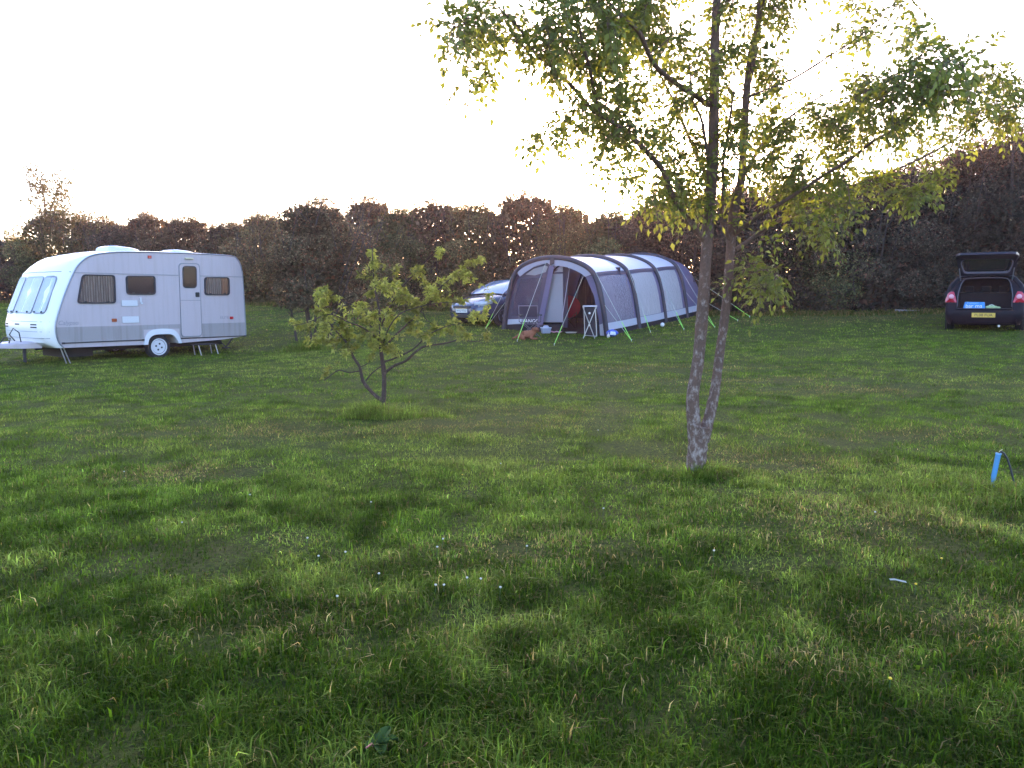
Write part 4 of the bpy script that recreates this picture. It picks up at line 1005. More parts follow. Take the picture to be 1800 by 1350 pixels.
# ------------------------------------------------------------------ tent
def fabric(name, col, trans=.25, rough=.6, bump=.25, bscale=7., spec=.3, creases=False, var=.06):
    m = pmat(name, col, rough, spec=spec, var=var, nscale=2.5)
    n = m.node_tree.nodes; l = m.node_tree.links; b = n['Principled BSDF']; out = n['Material Output']
    tc = n['Texture Coordinate']
    ns = n.new('ShaderNodeTexNoise'); ns.inputs['Scale'].default_value = bscale; ns.inputs['Detail'].default_value = 3; ns.inputs['Distortion'].default_value = .8
    mp = n.new('ShaderNodeMapping'); l.new(tc.outputs['Object'], mp.inputs['Vector']); l.new(mp.outputs[0], ns.inputs['Vector'])
    if creases:
        mp.inputs['Rotation'].default_value = (0, R(32), 0); mp.inputs['Scale'].default_value = (2.2, 2.2, .35)
    bp = n.new('ShaderNodeBump'); bp.inputs['Strength'].default_value = bump; bp.inputs['Distance'].default_value = .06
    l.new(ns.outputs['Fac'], bp.inputs['Height']); l.new(bp.outputs['Normal'], b.inputs['Normal'])
    tr = n.new('ShaderNodeBsdfTranslucent'); tr.inputs['Color'].default_value = (*col, 1)
    ms = n.new('ShaderNodeMixShader'); ms.inputs[0].default_value = trans
    l.new(b.outputs[0], ms.inputs[1]); l.new(tr.outputs[0], ms.inputs[2]); l.new(ms.outputs[0], out.inputs['Surface'])
    return m
M['tent_light'] = fabric('tent_light', (.68, .64, .73), .14, .4, spec=.5)
M['tent_dark'] = fabric('tent_dark', (.165, .14, .235), .2, .55)
M['tent_char'] = fabric('tent_char', (.085, .07, .105), .15, .6)
M['tent_beam'] = pmat('tent_beam', (.035, .028, .04), .6, bump=.1)
M['tent_mud'] = fabric('tent_mud', (.018, .014, .02), .05, .6)
M['tent_band'] = fabric('tent_band', (.50, .50, .57), .15, .55)
M['tent_vinyl_pale'] = fabric('tent_vinyl_pale', (.58, .54, .57), .25, .2, 1.0, 6., .6, True)
M['tent_visor'] = fabric('tent_visor', (.40, .38, .46), .2, .6)
M['tent_clear'] = glassmat('tent_clear', (.31, .27, .34), .75, .16, 1.6, 11., 1.)
M['tent_smoke'] = glassmat('tent_smoke', (.075, .06, .095), .78, .12, .35, 3., .6)
M['tent_inner'] = fabric('tent_inner', (.33, .31, .34), .2, .8)
M['tent_maroon'] = fabric('tent_maroon', (.06, .04, .06), .06, .8, .5, 12.)
M['guy'] = pmat('guy', (.42, .47, .40), .7)
M['guy_neon'] = pmat('guy_neon', (.30, .75, .10), .6)

TU = np.array([.5632, .8263, 0]); TV = np.array([-.8263, .5632, 0])
TX, TY = 2.62, 22.1
TZ = float(ter0(np.array([TX]), np.array([TY]))[0]) - .01
tent = empty('inflatable_tent', 'large grey-purple inflatable tunnel tent with dark air beams and green guy lines', 'tent', (TX, TY, TZ), math.atan2(TU[1], TU[0]))
WV, HT = 3.44, 2.13
def gz(u, v):
    p = np.array([TX, TY]) + TU[:2] * u + TV[:2] * v
    return float(ter0(np.array([p[0]]), np.array([p[1]]))[0]) - TZ
def TP(u, v, z): return (u, v, z + gz(u, v))
def wl(p):
    q = np.array(p) - np.array([TX, TY, TZ]); return (float(q @ TU), float(q @ TV), float(q[2]))
RZ = [(1, 0), (.983, .1), (.965, .2), (.93, .36), (.9, .48), (.86, .60), (.8, .715), (.73, .81), (.6, .89), (.4, .955), (.2, .99), (0, 1)]
HALF = crom([(a, b, 0) for a, b in RZ], 4)
def half_between(z0, z1=None, r1=None):
    """points (r, z) of the half arch from height z0 up to z1, as fractions"""
    zz = [h[1] for h in HALF]; rr = [h[0] for h in HALF]
    zs = np.linspace(z0, z1, 7)
    return [(float(np.interp(z, zz, rr)), float(z)) for z in zs]
def apt(u, r, z, sgn=-1, hs=1., ws=1., off=0.):
    return TP(u, WV / 2 + sgn * (WV / 2 * ws * r + off * r), HT * hs * z + off * (1 if z > .6 else .0))
US = [0.0, 2.1, 4.1, 5.9]
ROOFS = [h for h in HALF if h[1] >= .805]
def sheet(rows, u0, u1, sgn, bulge=0., off=0., n=8):
    secs = []
    for i in range(n + 1):
        f = i / n; b_ = bulge * math.sin(math.pi * f) + off
        secs.append([apt(u0 + (u1 - u0) * f, r, z, sgn, 1, 1, b_) for r, z in rows])
    return secs
for k in range(3):
    u0, u1 = US[k], US[k + 1]
    rows = [(r, z, -1) for r, z in ((h[0], h[1]) for h in ROOFS)]
    full = [(h[0], h[1], -1) for h in ROOFS] + [(h[0], h[1], 1) for h in ROOFS[::-1][1:]]
    secs = []
    for i in range(11):
        f = i / 10; b_ = .035 * math.sin(math.pi * f)
        secs.append([apt(u0 + (u1 - u0) * f, r, z, sg, 1, 1, b_) for r, z, sg in full])
    MB().loft(secs, False, False).build('roof_panel', M['tent_light'], tent, smooth=70)
    for sgn in (-1, 1):
        w_ = MB().loft(sheet(half_between(.155, .815), u0, u1, sgn, .02), False, False).build('side_wall', M['tent_dark'], tent, smooth=70)
        MB().loft(sheet(half_between(.06, .16), u0, u1, sgn, .02, .012), False, False).build('skirt_band', M['tent_band'], w_, smooth=70)
        MB().loft(sheet(half_between(0, .068), u0, u1, sgn, .03, .02), False, False).build('mud_flap', M['tent_mud'], w_, smooth=70)
        MB().loft(sheet(half_between(.165, .755), u0 + (.12 if k == 0 else .14), u1 - (.2 if k == 0 else .26), sgn, .025, .012), False, False).build('window_panel', M['tent_clear'] if k == 0 else M['tent_vinyl_pale'], w_, smooth=70)
# bedroom end
secs = []
for u, hs, ws in ((5.9, 1, 1), (6.25, 1.0, 1), (6.6, .985, 1.0), (6.95, .95, .995), (7.25, .88, .99), (7.5, .76, .985), (7.68, .58, .98), (7.8, .36, .975), (7.86, .1, .97), (7.87, .0, .97)):
    secs.append([apt(u, h[0], h[1], -1, hs, ws) for h in HALF] + [apt(u, h[0], h[1], 1, hs, ws) for h in HALF[::-1][1:]])
MB().loft(secs, False, False).build('bedroom_end', M['tent_dark'], tent, smooth=70)
mb = MB()
mb.loft([[apt(u, r, z, -1, 1, 1, .015) for r, z in half_between(.06, .16)] for u in np.linspace(5.9, 7.4, 6)], False, False).loft([[apt(u, r, z, 1, 1, 1, .015) for r, z in half_between(.06, .16)] for u in np.linspace(5.9, 7.4, 6)], False, False)
mb.build('skirt_band', M['tent_band'], tent)
mb = MB(); mb.loft([[apt(u, r, z, -1, 1, 1, .022) for r, z in half_between(0, .07)] for u in np.linspace(5.9, 7.7, 6)], False, False); mb.build('mud_flap', M['tent_mud'], tent)
# air beams with the seam strips beside them
for k, u in enumerate(US):
    path = [apt(u, h[0], h[1], -1, 1, 1, .03) for h in HALF] + [apt(u, h[0], h[1], 1, 1, 1, .03) for h in HALF[::-1][1:]]
    MB().tube(path, .075 if k in (0, 1) else .062, 8).build('air_beam', M['tent_beam'], tent, smooth=60)
mb = MB()
for k in range(3):
    mb.loft(sheet(half_between(.765, .81), US[k], US[k + 1], -1, .022, .014), False, False)
mb.build('eave_seam', M['tent_char'], tent)
# front face
def fpoly(name, pts, mat, u, th=.012, par=tent):
    mb = MB(); mb.poly([TP(u, v, z) for v, z in pts], (-th, 0, 0)); return mb.build(name, mat, par)
arcL = [(WV / 2 + WV / 2 * h[0], HT * h[1]) for h in HALF]
vis_out = [(1.74, 2.12)] + [p for p in arcL[::-1] if 1.74 < p[0] < 2.95][::2] + [(2.95, 1.70)]
fpoly('visor', vis_out + [(2.87, 1.60), (2.65, 1.74), (2.42, 1.87), (2.2, 1.955), (1.92, 2.01), (1.78, 1.93)], M['tent_visor'], -.02)
arcR = [(WV - p[0], p[1]) for p in arcL]
vis_r = [(1.70, 2.12)] + [p for p in arcR[::-1] if .46 < p[0] < 1.70][::2] + [(.44, 1.70)]
fpoly('visor', vis_r + [(.66, 1.63), (.81, 1.73), (1.0, 1.81), (1.21, 1.88), (1.45, 1.92), (1.69, 1.93)], M['tent_visor'], -.02)
fpoly('apex_strap', [(1.80, 2.18), (1.66, 2.18), (1.66, 1.98), (1.80, 1.94)], M['tent_beam'], -.06)
fpoly('front_panel', [(3.41, .12), (3.33, .5), (3.2, 1.0), (3.05, 1.42), (2.9, 1.62), (2.42, 1.88), (1.92, 2.02), (1.80, 1.95), (2.14, .5), (2.22, .12)], M['tent_char'], .05)
fpoly('light_panel', [(2.70, 1.66), (2.42, 1.83), (2.02, 1.93), (1.93, 1.9), (2.0, 1.74), (2.38, 1.64)], M['tent_inner'], .036)
fpoly('front_window', [(2.87, 1.52), (2.45, 1.57), (2.12, 1.58), (2.33, .46), (3.2, .44), (3.05, 1.1)], M['tent_smoke'], .036)
fpoly('skirt_band', [(3.33, .31), (2.78, .345), (2.78, .215), (3.35, .15)], M['tent_band'], .034)
fpoly('mud_flap', [(3.46, .0), (3.44, .15), (2.2, .2), (1.42, .26), (1.42, .05), (2.2, .0)], M['tent_mud'], .02)
fpoly('door_edge', [(1.87, 1.93), (1.70, 1.93), (2.10, .14), (2.30, .12)], M['tent_dark'], .02)
fpoly('side_panel', [(.69, 1.66), (.44, 1.66), (.34, 1.35), (.17, .75), (.06, .12), (.02, .0), (.20, .0), (.24, .45), (.40, 1.1)], M['tent_dark'], .03)
fpoly('skirt_band', [(.205, .30), (.10, .34), (.03, .0), (.18, .0)], M['tent_band'], .015)
fpoly('door_panel', [(1.98, 1.68), (1.49, 1.70), (1.46, .30), (2.17, .27)], M['tent_inner'], .14)
fpoly('light_panel', [(1.76, 1.74), (1.48, 1.90), (1.48, 1.75)], M['tent_inner'], .12)
mb = MB(); nn = 16
mb.loft([[TP(.16 + .03 * math.sin(i * 1.9), 1.51 - .2 * i / nn, .14), TP(.16 + .02 * math.sin(i * 1.9), 1.50 - .18 * i / nn, 1.93)] for i in range(nn + 1)], False, False); mb.build('rolled_door', M['tent_char'], tent, smooth=80)
text_mesh('logo', 'VANGO', .17, pmat('logo_white', (.7, .68, .72), .5), tent, frame(TP(.03, 2.53, .285), (0, -1, -.0), (0, 0, 1)), .002, 1.0, .1)
# inside
mb = MB(); mb.poly([TP(.1, .1, .012), TP(.1, WV - .1, .012), TP(5.8, WV - .1, .012), TP(5.8, .1, .012)], (0, 0, .006)); mb.build('groundsheet', M['tent_mud'], tent)
fpoly('inner_wall', [(.12, .05), (WV - .12, .05), (WV - .35, 1.3), (2.6, 1.9), (1.72, 2.08), (.8, 1.9), (.35, 1.3)], M['tent_maroon'], 4.0)
fpoly('inner_window', [(1.38, 1.18), (.62, 1.18), (.62, .52), (1.42, .50)], M['tent_inner'], 3.96)
for v0, v1, u_ in ((1.95, 1.45, 2.2), (.62, .30, 1.6)):
    mb = MB(); mb.loft([[TP(u_ + .05 * math.sin(i * 1.7), v0 + (v1 - v0) * i / 14, .1), TP(u_ + .04 * math.sin(i * 1.7), v0 + (v1 - v0) * i / 14 * .8, 1.85)] for i in range(15)], False, False)
    mb.build('inner_curtain', M['tent_maroon'], tent, smooth=80)
# guy lines and pegs
EV = lambda k, sgn=-1, r=.74, z=.80: apt(US[k], r, z, sgn, 1, 1, .1)
LOW = lambda k, sgn=-1: apt(US[k], .92, .40, sgn, 1, 1, .1)
G = [(EV(0), (3.13, 20.73)), (LOW(0), (3.13, 20.73)), (EV(1), (3.97, 22.72)), (EV(2), (5.02, 23.14)), (LOW(2), (5.02, 23.14)), (EV(3), (6.02, 23.53)), (LOW(3), (6.02, 23.53)),
     (apt(7.2, .8, .62, -1), (7.91, 26.4)), (apt(7.0, .95, .3, -1), (7.2, 25.3)), (TP(-.05, .70, 1.66), (1.07, 20.03)), (TP(-.05, 1.95, 2.02), (.14, 20.96)), (EV(0, 1), (-.80, 24.24)), (LOW(0, 1), (-.80, 24.24)), (EV(1, 1), (-.35, 26.6))]
seen = set()
for a, (bx, by) in G:
    zb = g(bx, by); b_ = wl((bx, by, zb + .03)); a = Vector(a); b_ = Vector(b_)
    gl = MB().tube([a, a * .25 + b_ * .75], .0055, 5).build('guy_line', M['guy'], tent)
    MB().tube([a * .25 + b_ * .75, b_], .009, 5).build('neon_end', M['guy_neon'], gl)
    if (bx, by) not in seen:
        seen.add((bx, by)); q = wl((bx, by, zb)); MB().tube([(q[0], q[1], q[2] - .1), (q[0], q[1], q[2] + .06)], .008, 6).tube([(q[0], q[1], q[2] + .05), (q[0] + .03, q[1], q[2] + .055)], .008, 6).build('peg', M['steel'], tent)
# door tie strap
MB().tube([TP(.2, 1.30, 1.85), TP(.0, 1.42, .42)], .012, 5).build('tie_strap', M['tent_visor'], tent)

# ------------------------------------------------------------------ things round the tent
def spot(x, y): return (x, y, g(x, y))
# high folding stand by the door
t = empty('camp_stand', 'tall folding camp cupboard with pale top and crossed legs by the tent door', 'camp table', spot(2.12, 21.62), R(-8))
MB().box(-.19, .19, -.25, .25, .85, .885).build('top', pmat('stand_top', (.5, .48, .56), .4), t, bevel=.008)
for yy in (-.24, .24):
    MB().tube([(-.18, yy, .85), (.15, yy, 0)], .012, 6).build('leg', M['steel'], t, smooth=60)
    MB().tube([(.18, yy - .012, .85), (-.16, yy - .012, 0)], .012, 6).build('leg', M['steel'], t, smooth=60)
MB().ring((0, -.26, .36), (0, 1, 0), .001, .03, .03, 12).build('hinge', M['steel'], t)
mb = MB(); mb.loft([[(-.145, -.22, .83), (.145, -.22, .83), (.16, .22, .83), (-.16, .22, .83)], [(-.12, -.2, .10), (.2, -.2, .06), (.24, .22, .06), (-.12, .22, .1)]]); mb.build('larder', pmat('larder_fabric', (.022, .016, .024), .8, bump=.3), t)
MB().tube([(.2, -.225, .06), (.155, -.225, .83)], .010, 6).tube([(-.12, -.225, .08), (.2, -.225, .06)], .01, 6).tube([(-.12, -.225, .1), (-.15, -.225, .83)], .01, 6).build('frame', M['steel'], t)
MB().ball((.0, -.225, .68), (.03, .01, .03), 10, 6).build('badge', pmat('badge_white', (.7, .7, .7), .5), t)
# director's chair
t = empty('camp_chair', 'folding camp chair with thin frame in front of the tent window', 'camp chair', spot(.50, 21.95), R(10))
fr_m = pmat('chair_frame', (.14, .12, .15), .5, metal=.2); fb_m = fabric('chair_fabric', (.05, .04, .06), .3, .8)
for sx_ in (-.26, .26):
    mb = MB(); mb.tube([(sx_ * 1.02, .22, .42), (sx_ * 1.02, .30, .88)], .011, 6); mb.build('back_post', fr_m, t)
    mb = MB(); mb.box(sx_ - .03, sx_ + .03, -.24, .2, .60, .635).tube([(sx_, -.2, .6), (sx_, -.2, .42)], .01, 6); mb.build('armrest', M['black_plastic'], t, bevel=.008)
for yy in (-.2, .2):
    MB().tube([(-.27, yy, .44), (.27, yy, 0)], .010, 6).build('leg', fr_m, t); MB().tube([(.27, yy + .02, .44), (-.27, yy + .02, 0)], .010, 6).build('leg', fr_m, t)
MB().patch([(-.27, -.22, .43), (.27, -.22, .43), (.27, .22, .42), (-.27, .22, .42)], 6, 6, -.025).build('seat', fb_m, t, solid=.006)
MB().patch([(-.265, .245, .56), (.265, .245, .56), (.265, .297, .85), (-.265, .297, .85)], 6, 6, -.02).build('backrest', fb_m, t, solid=.006)
MB().tube([(-.265, .302, .865), (.265, .302, .865)], .012, 6).build('top_rail', pmat('rail', (.16, .13, .17), .5), t)
# red round chair inside the doorway
t = empty('red_chair', 'round padded red folding chair inside the open tent doorway', 'camp chair', (1.72, 24.15, g(1.72, 24.15) + .01), R(-10))
red = pmat('red_pad', (.36, .015, .035), .8, var=.3, nscale=8, bump=.5, bscale=18)
secs = []
for k in range(7):
    f = k / 6; rr = .33 * math.sin(math.pi / 2 * f) + .01; dp_ = .16 * (1 - f * f)
    secs.append([(rr * math.cos(a), .06 + dp_ - .12 * rr / .33 * math.sin(a), .66 + rr * .95 * math.sin(a)) for a in np.linspace(0, 2 * math.pi, 20, endpoint=False)])
MB().loft(secs, True, True).build('seat_shell', red, t, smooth=80, solid=.05)
for sg in (-1, 1):
    MB().tube([(sg * .25, .15, .5), (-sg * .22, -.1, .0)], .013, 6).build('leg', M['black_plastic'], t); MB().tube([(sg * .25, -.05, .5), (sg * .2, .28, .0)], .013, 6).build('leg', M['black_plastic'], t)
# tub, cloth, tray, bag
t = empty('storage_tub', 'clear bluish plastic tub on the grass before the tent door', 'tub', spot(.98, 22.9), R(12))
MB().loft([[(-.11, -.09, 0), (.11, -.09, 0), (.11, .09, 0), (-.11, .09, 0)], [(-.135, -.11, .15), (.135, -.11, .15), (.135, .11, .15), (-.135, .11, .15)]]).build('box', glassmat('tub', (.42, .45, .58), .75, .25), t, bevel=.01)
MB().box(-.145, .145, -.12, .12, .15, .175).build('lid', pmat('tub_lid', (.55, .58, .68), .35), t, bevel=.012)
MB().ball((.0, 0, .195), (.09, .07, .04), 10, 6).build('contents', pmat('tub_cont', (.5, .5, .62), .8, bump=.6, bscale=25), t, smooth=60)
o = MB().loft([[(-.17 + .34 * i / 8, -.06 + .01 * math.sin(i * 2), .03 + .012 * math.sin(i * 1.7)), (-.15 + .34 * i / 8, .07 + .01 * math.sin(i * 3), .045 + .012 * math.cos(i * 1.3))] for i in range(9)], False, False).build('pink_cloth', pmat('pink', (.6, .3, .42), .8, bump=.3), None, smooth=60, solid=.02)
o.location = spot(1.27, 23.0); tag(o, 'small crumpled pink cloth lying right of the clear tub', 'cloth')
t = empty('serving_tray', 'white oval tray lying on grass before the open doorway', 'tray', spot(1.70, 22.75))
MB().loft([[(.17 * q * math.cos(a), .11 * q * math.sin(a), zz) for a in np.linspace(0, 2 * math.pi, 20, endpoint=False)] for q, zz in ((.8, .02), (1, .05), (1.04, .055), (.98, .05), (.78, .028))]).build('dish', pmat('tray', (.62, .6, .58), .4), t, smooth=40)
t = empty('blue_bag', 'crumpled blue and white plastic bag at the right front tent foot', 'bag', spot(2.78, 21.95), R(15))
bm_ = MB()
secs = []
for k in range(8):
    f = k / 7; rr = .17 * math.sin(math.pi * (.12 + .8 * f)); secs.append([((f - .5) * .34, (rr * (1 + .25 * math.sin(7 * a + k))) * math.cos(a) * .7, .09 + rr * .55 * (1 + .3 * math.sin(5 * a + 2 * k)) * math.sin(a)) for a in np.linspace(0, 2 * math.pi, 14, endpoint=False)])
bm_.loft(secs).build('sack', pmat('bag_blue', (.03, .11, .55), .35, bump=.8, bscale=22), t, smooth=50)
MB().patch([(-.12, -.115, .05), (.06, -.125, .04), (.03, -.13, .13), (-.1, -.12, .14)], 5, 5, .01).build('print', pmat('bag_white', (.65, .7, .8), .4, var=.3, nscale=20), t, solid=.01)
t = empty('peg_bag', 'small white drawstring peg pouch at the foot of the front beam', 'pouch', spot(2.63, 21.62))
MB().ball((0, 0, .05), (.045, .04, .055), 10, 7).tube([(0, 0, .09), (.0, 0, .12), (.01, 0, .15)], [.02, .012, .03], 8).build('pouch', pmat('pouch_white', (.6, .57, .6), .8, bump=.5), t, smooth=60)
o = MB().ball((0, 0, .06), (.065, .065, .065), 14, 9).build('white_ball', pmat('ball_white', (.7, .7, .72), .4), None, smooth=60); o.location = spot(4.62, 24.35); tag(o, 'small round white ball on the grass against the tent side wall', 'ball')

# ------------------------------------------------------------------ the dog
dg = empty('dog', 'small sandy-red dog lying on the grass before the tent, head raised', 'dog', spot(.44, 21.35), R(-6))
fur = pmat('dog_fur', (.27, .105, .06), .9, spec=.15, var=.35, nscale=9, bump=.8, bscale=45)
fur_d = pmat('dog_ear_fur', (.19, .06, .035), .9, spec=.15, var=.3, nscale=12, bump=.8, bscale=45)
Vd = [(-.22, 0, .12), (-.11, .0, .135), (.0, .0, .14), (.09, .0, .155), (.15, -.01, .21), (.185, -.03, .285), (.225, -.085, .29), (.245, -.135, .272), (.255, -.16, .262),      # trunk, neck, head, muzzle
      (-.22, -.10, .09), (-.10, -.15, .075), (-.16, -.17, .03), (-.06, -.20, .025),       # near hind: hip, knee, hock, paw
      (-.22, .10, .09), (-.10, .14, .075), (-.06, .17, .03),
      (.09, -.09, .11), (.07, -.11, .045), (.15, -.15, .03), (.23, -.17, .025),            # near fore
      (.09, .08, .11), (.08, .09, .045), (.18, .06, .03), (.25, .04, .025),
      (-.30, .0, .09), (-.38, -.04, .05), (-.43, -.10, .035)]
Ed = [(0, 1), (1, 2), (2, 3), (3, 4), (4, 5), (5, 6), (6, 7), (7, 8), (0, 9), (9, 10), (10, 11), (11, 12), (0, 13), (13, 14), (14, 15), (3, 16), (16, 17), (17, 18), (18, 19), (3, 20), (20, 21), (21, 22), (22, 23), (0, 24), (24, 25), (25, 26)]
Rd = [.11, .105, .115, .115, .08, .078, .06, .036, .024, .075, .065, .03, .027, .075, .06, .027, .055, .035, .03, .026, .055, .035, .03, .026, .034, .028, .018]
skin_body('body', Vd, Ed, Rd, fur, dg, 2, 2)
for sg in (-1, 1):
    mb = MB(); c = Vector((.19, -.03, .315)); s_ = Vector((.9, .42, 0)).normalized() * sg
    mb.loft([[c + s_ * .055 + Vector((0, 0, .02)), c + s_ * .045 + Vector((-.02, .03, .02))], [c + s_ * .088 + Vector((.012, -.012, -.03)), c + s_ * .08 + Vector((-.03, .04, -.02))], [c + s_ * .092 + Vector((.012, -.006, -.085)), c + s_ * .085 + Vector((-.02, .03, -.08))], [c + s_ * .08 + Vector((.005, .0, -.11)), c + s_ * .078 + Vector((-.008, .012, -.11))]], False, False)
    mb.build('ear', fur_d, dg, smooth=80, solid=.016)
    mb = MB(); mb.ball(c + s_ * .03 + Vector((.028, -.062, .008)), .009, 8, 6); mb.build('eye', M['black_plastic'], dg, smooth=60)
MB().ball((.262, -.178, .268), (.013, .012, .010), 8, 6).build('nose', M['black_plastic'], dg, smooth=60)

# ------------------------------------------------------------------ cars
PAINT_B = pmat('paint_black', (.008, .007, .012), .45, spec=.12, var=.1, coat=.0)
PAINT_N = pmat('paint_navy', (.03, .034, .075), .22, spec=.5, var=.08, coat=.8)
CARGL = pmat('car_glass', (.02, .022, .026), .03, spec=.9, var=.1)
SCREEN = pmat('windscreen_glass', (.20, .25, .33), .1, spec=1., var=.15)  # pale blue base colour stands in for reflected sky
CHROME = pmat('chrome', (.6, .6, .63), .15, metal=1.)
LAMPGL = pmat('lamp_glass', (.45, .47, .52), .12, spec=.8, var=.3, nscale=14)
PL_Y = pmat('plate_yellow', (.62, .40, .06), .4, var=.05); PL_W = pmat('plate_white', (.72, .73, .74), .4, var=.05); PLT = pmat('plate_text', (.02, .02, .02), .5)
DARKIN = pmat('boot_lining', (.012, .010, .013), .9, bump=.4)
def carsec(x, hw, z0, zt, crown=.03, tum=.9, nrow=1):
    """half outline mirrored: bottom middle -> sill -> shoulder -> top middle"""
    h = [(0, z0), (hw * .82, z0), (hw * .96, z0 + .08), (hw, z0 + (zt - z0) * .45), (hw * .985, zt - .13), (hw * tum, zt - .02), (hw * tum * .6, zt + crown * .7), (0, zt + crown)]
    return [(x, y, z) for y, z in h] + [(x, -y, z) for y, z in h[::-1][1:-1]]

# the dark car beyond the tent: x forwards, nose at 0
t = empty('parked_car', 'dark navy car with white front plate parked behind the left side of the tent', 'car', (-1.56, 25.12, g(-1.56, 25.12) + .01), math.atan2(-.71, -.71))
mb = MB(); mb.loft([carsec(.03, .42, .34, .60, .01), carsec(-.02, .62, .24, .66, .02), carsec(-.12, .76, .21, .70, .03), carsec(-.32, .85, .2, .80, .05), carsec(-.7, .88, .2, .90, .05), carsec(-1.15, .89, .2, .98, .04), carsec(-1.4, .89, .2, 1.0, .02), carsec(-2.2, .89, .2, 1.0, .0), carsec(-3.3, .88, .2, 1.03, 0), carsec(-3.9, .84, .22, 1.02, 0), carsec(-4.15, .7, .3, .8, 0)])
body = mb.build('body', PAINT_N, t, smooth=50)
LB = [(-1.1, .80, 1.0), (-3.85, .78, 1.03)]; LR = [(-1.98, .60, 1.46), (-3.3, .58, 1.44)]
def cabin(par, paint, b0, b1, r0, r1, roofmid, zc=.045):
    """glasshouse: belt corners b0 (front) b1 (rear), roof corners r0 r1, as (x, half width, z)"""
    m = lambda p: (p[0], -p[1], p[2])
    mb = MB(); n = 8; secs = []
    for i in range(n + 1):
        f = i / n; x = r0[0] + (r1[0] - r0[0]) * f; hw = r0[1] + (r1[1] - r0[1]) * f; z = r0[2] + (r1[2] - r0[2]) * f + roofmid * math.sin(math.pi * f)
        secs.append([(x, hw + .02, z - .05), (x, hw, z), (x, hw * .6, z + zc * .8), (x, 0, z + zc), (x, -hw * .6, z + zc * .8), (x, -hw, z), (x, -hw - .02, z - .05)])
    mb.loft(secs, False, False); mb.build('roof', paint, par, smooth=60, solid=.03)
    for sg in (1, -1):
        k = (lambda p: p) if sg == 1 else m
        MB().tube([k(b0), k(((b0[0] + r0[0]) / 2 + .02, (b0[1] + r0[1]) / 2 + .02, (b0[2] + r0[2]) / 2 + .02)), k((r0[0], r0[1], r0[2] - .01))], [.05, .045, .05], 6).build('pillar', paint, par, smooth=60)
        MB().tube([k(b1), k(((b1[0] + r1[0]) / 2 - .02, (b1[1] + r1[1]) / 2 + .02, (b1[2] + r1[2]) / 2 + .03)), k((r1[0], r1[1], r1[2] - .02))], [.10, .085, .06], 6).build('pillar', paint, par, smooth=60)
        xm = (b0[0] + b1[0]) / 2 - .05
        MB().tube([k((xm, b0[1] + .02, b0[2] - .02)), k((xm - .06, r0[1] + .03, r0[2] - .02))], .045, 6).build('pillar', paint, par, smooth=60)
    for sg in (1, -1):
        k = (lambda p: p) if sg == 1 else m
        MB().patch([k((b1[0], b1[1] + .01, b1[2] - .02)), k((b0[0], b0[1] + .01, b0[2] - .02)), k((r0[0], r0[1] + .01, r0[2] - .02)), k((r1[0], r1[1] + .01, r1[2] - .02))], 6, 4, .02 * sg).build('side_window', CARGL, par, smooth=60)
    MB().patch([m(b0), b0, (r0[0], r0[1], r0[2]), m((r0[0], r0[1], r0[2]))], 8, 6, -.08 if False else .09).build('windscreen', SCREEN, par, smooth=60)
cabin(t, PAINT_N, (-1.08, .80, 1.0), (-3.85, .80, 1.02), (-1.95, .60, 1.42), (-3.35, .58, 1.40), .04)
MB().patch([(-3.9, .8, 1.02), (-3.9, -.8, 1.02), (-3.35, -.58, 1.40), (-3.35, .58, 1.40)], 6, 4, .05).build('rear_window', CARGL, t, smooth=60)
for sg in (1, -1):
    mb = MB(); mb.loft([[(.0 - .05, sg * .50, .60), (-.02, sg * .52, .69), (-.04, sg * .52, .73)], [(-.10, sg * .66, .61), (-.13, sg * .68, .72), (-.15, sg * .67, .765)], [(-.24, sg * .79, .64), (-.28, sg * .80, .74), (-.32, sg * .78, .80)], [(-.46, sg * .865, .70), (-.5, sg * .868, .77), (-.54, sg * .86, .83)]], False, False)
    mb.build('headlight', LAMPGL, t, smooth=60, solid=.05)
    mb = MB(); mb.ball((-1.35, sg * .99, 1.02), (.08, .10, .065), 10, 7).tube([(-1.3, sg * .84, .98), (-1.34, sg * .95, 1.0)], .02, 6); mb.build('mirror', PAINT_N, t, smooth=60)
    wheel(t, (-.92, sg * .80, .31), (0, sg, 0), .315, .2, .215, CHROME, 'alloy'); wheel(t, (-3.42, sg * .80, .31), (0, sg, 0), .315, .2, .215, CHROME, 'alloy')
    for xw in (-.92, -3.42):
        MB().ring((xw, sg * .86, .31), (0, sg, 0), .02, .37, .05, 24).build('wheel_arch', M['black_plastic'], t)
mb = MB(); mb.box(-.02, .055, -.40, .40, .55, .63); mb.build('radiator_grille', M['black_plastic'], t, bevel=.015)
mb = MB(); mb.box(.02, .05, -.5, .5, .26, .36); mb.build('air_intake', M['black_plastic'], t, bevel=.015)
mb = MB(); mb.box(.035, .066, -.26, .26, .415, .53); pl = mb.build('number_plate', PL_W, t, bevel=.004)
text_mesh('plate_text', 'WV57 FTO', .095, PLT, pl, frame((.067, 0, .472), (0, 1, 0), (0, 0, 1)), .001, 1.0)
mb = MB(); mb.box(.02, .07, -.27, .27, .535, .56); mb.build('plate_trim', CHROME, t)

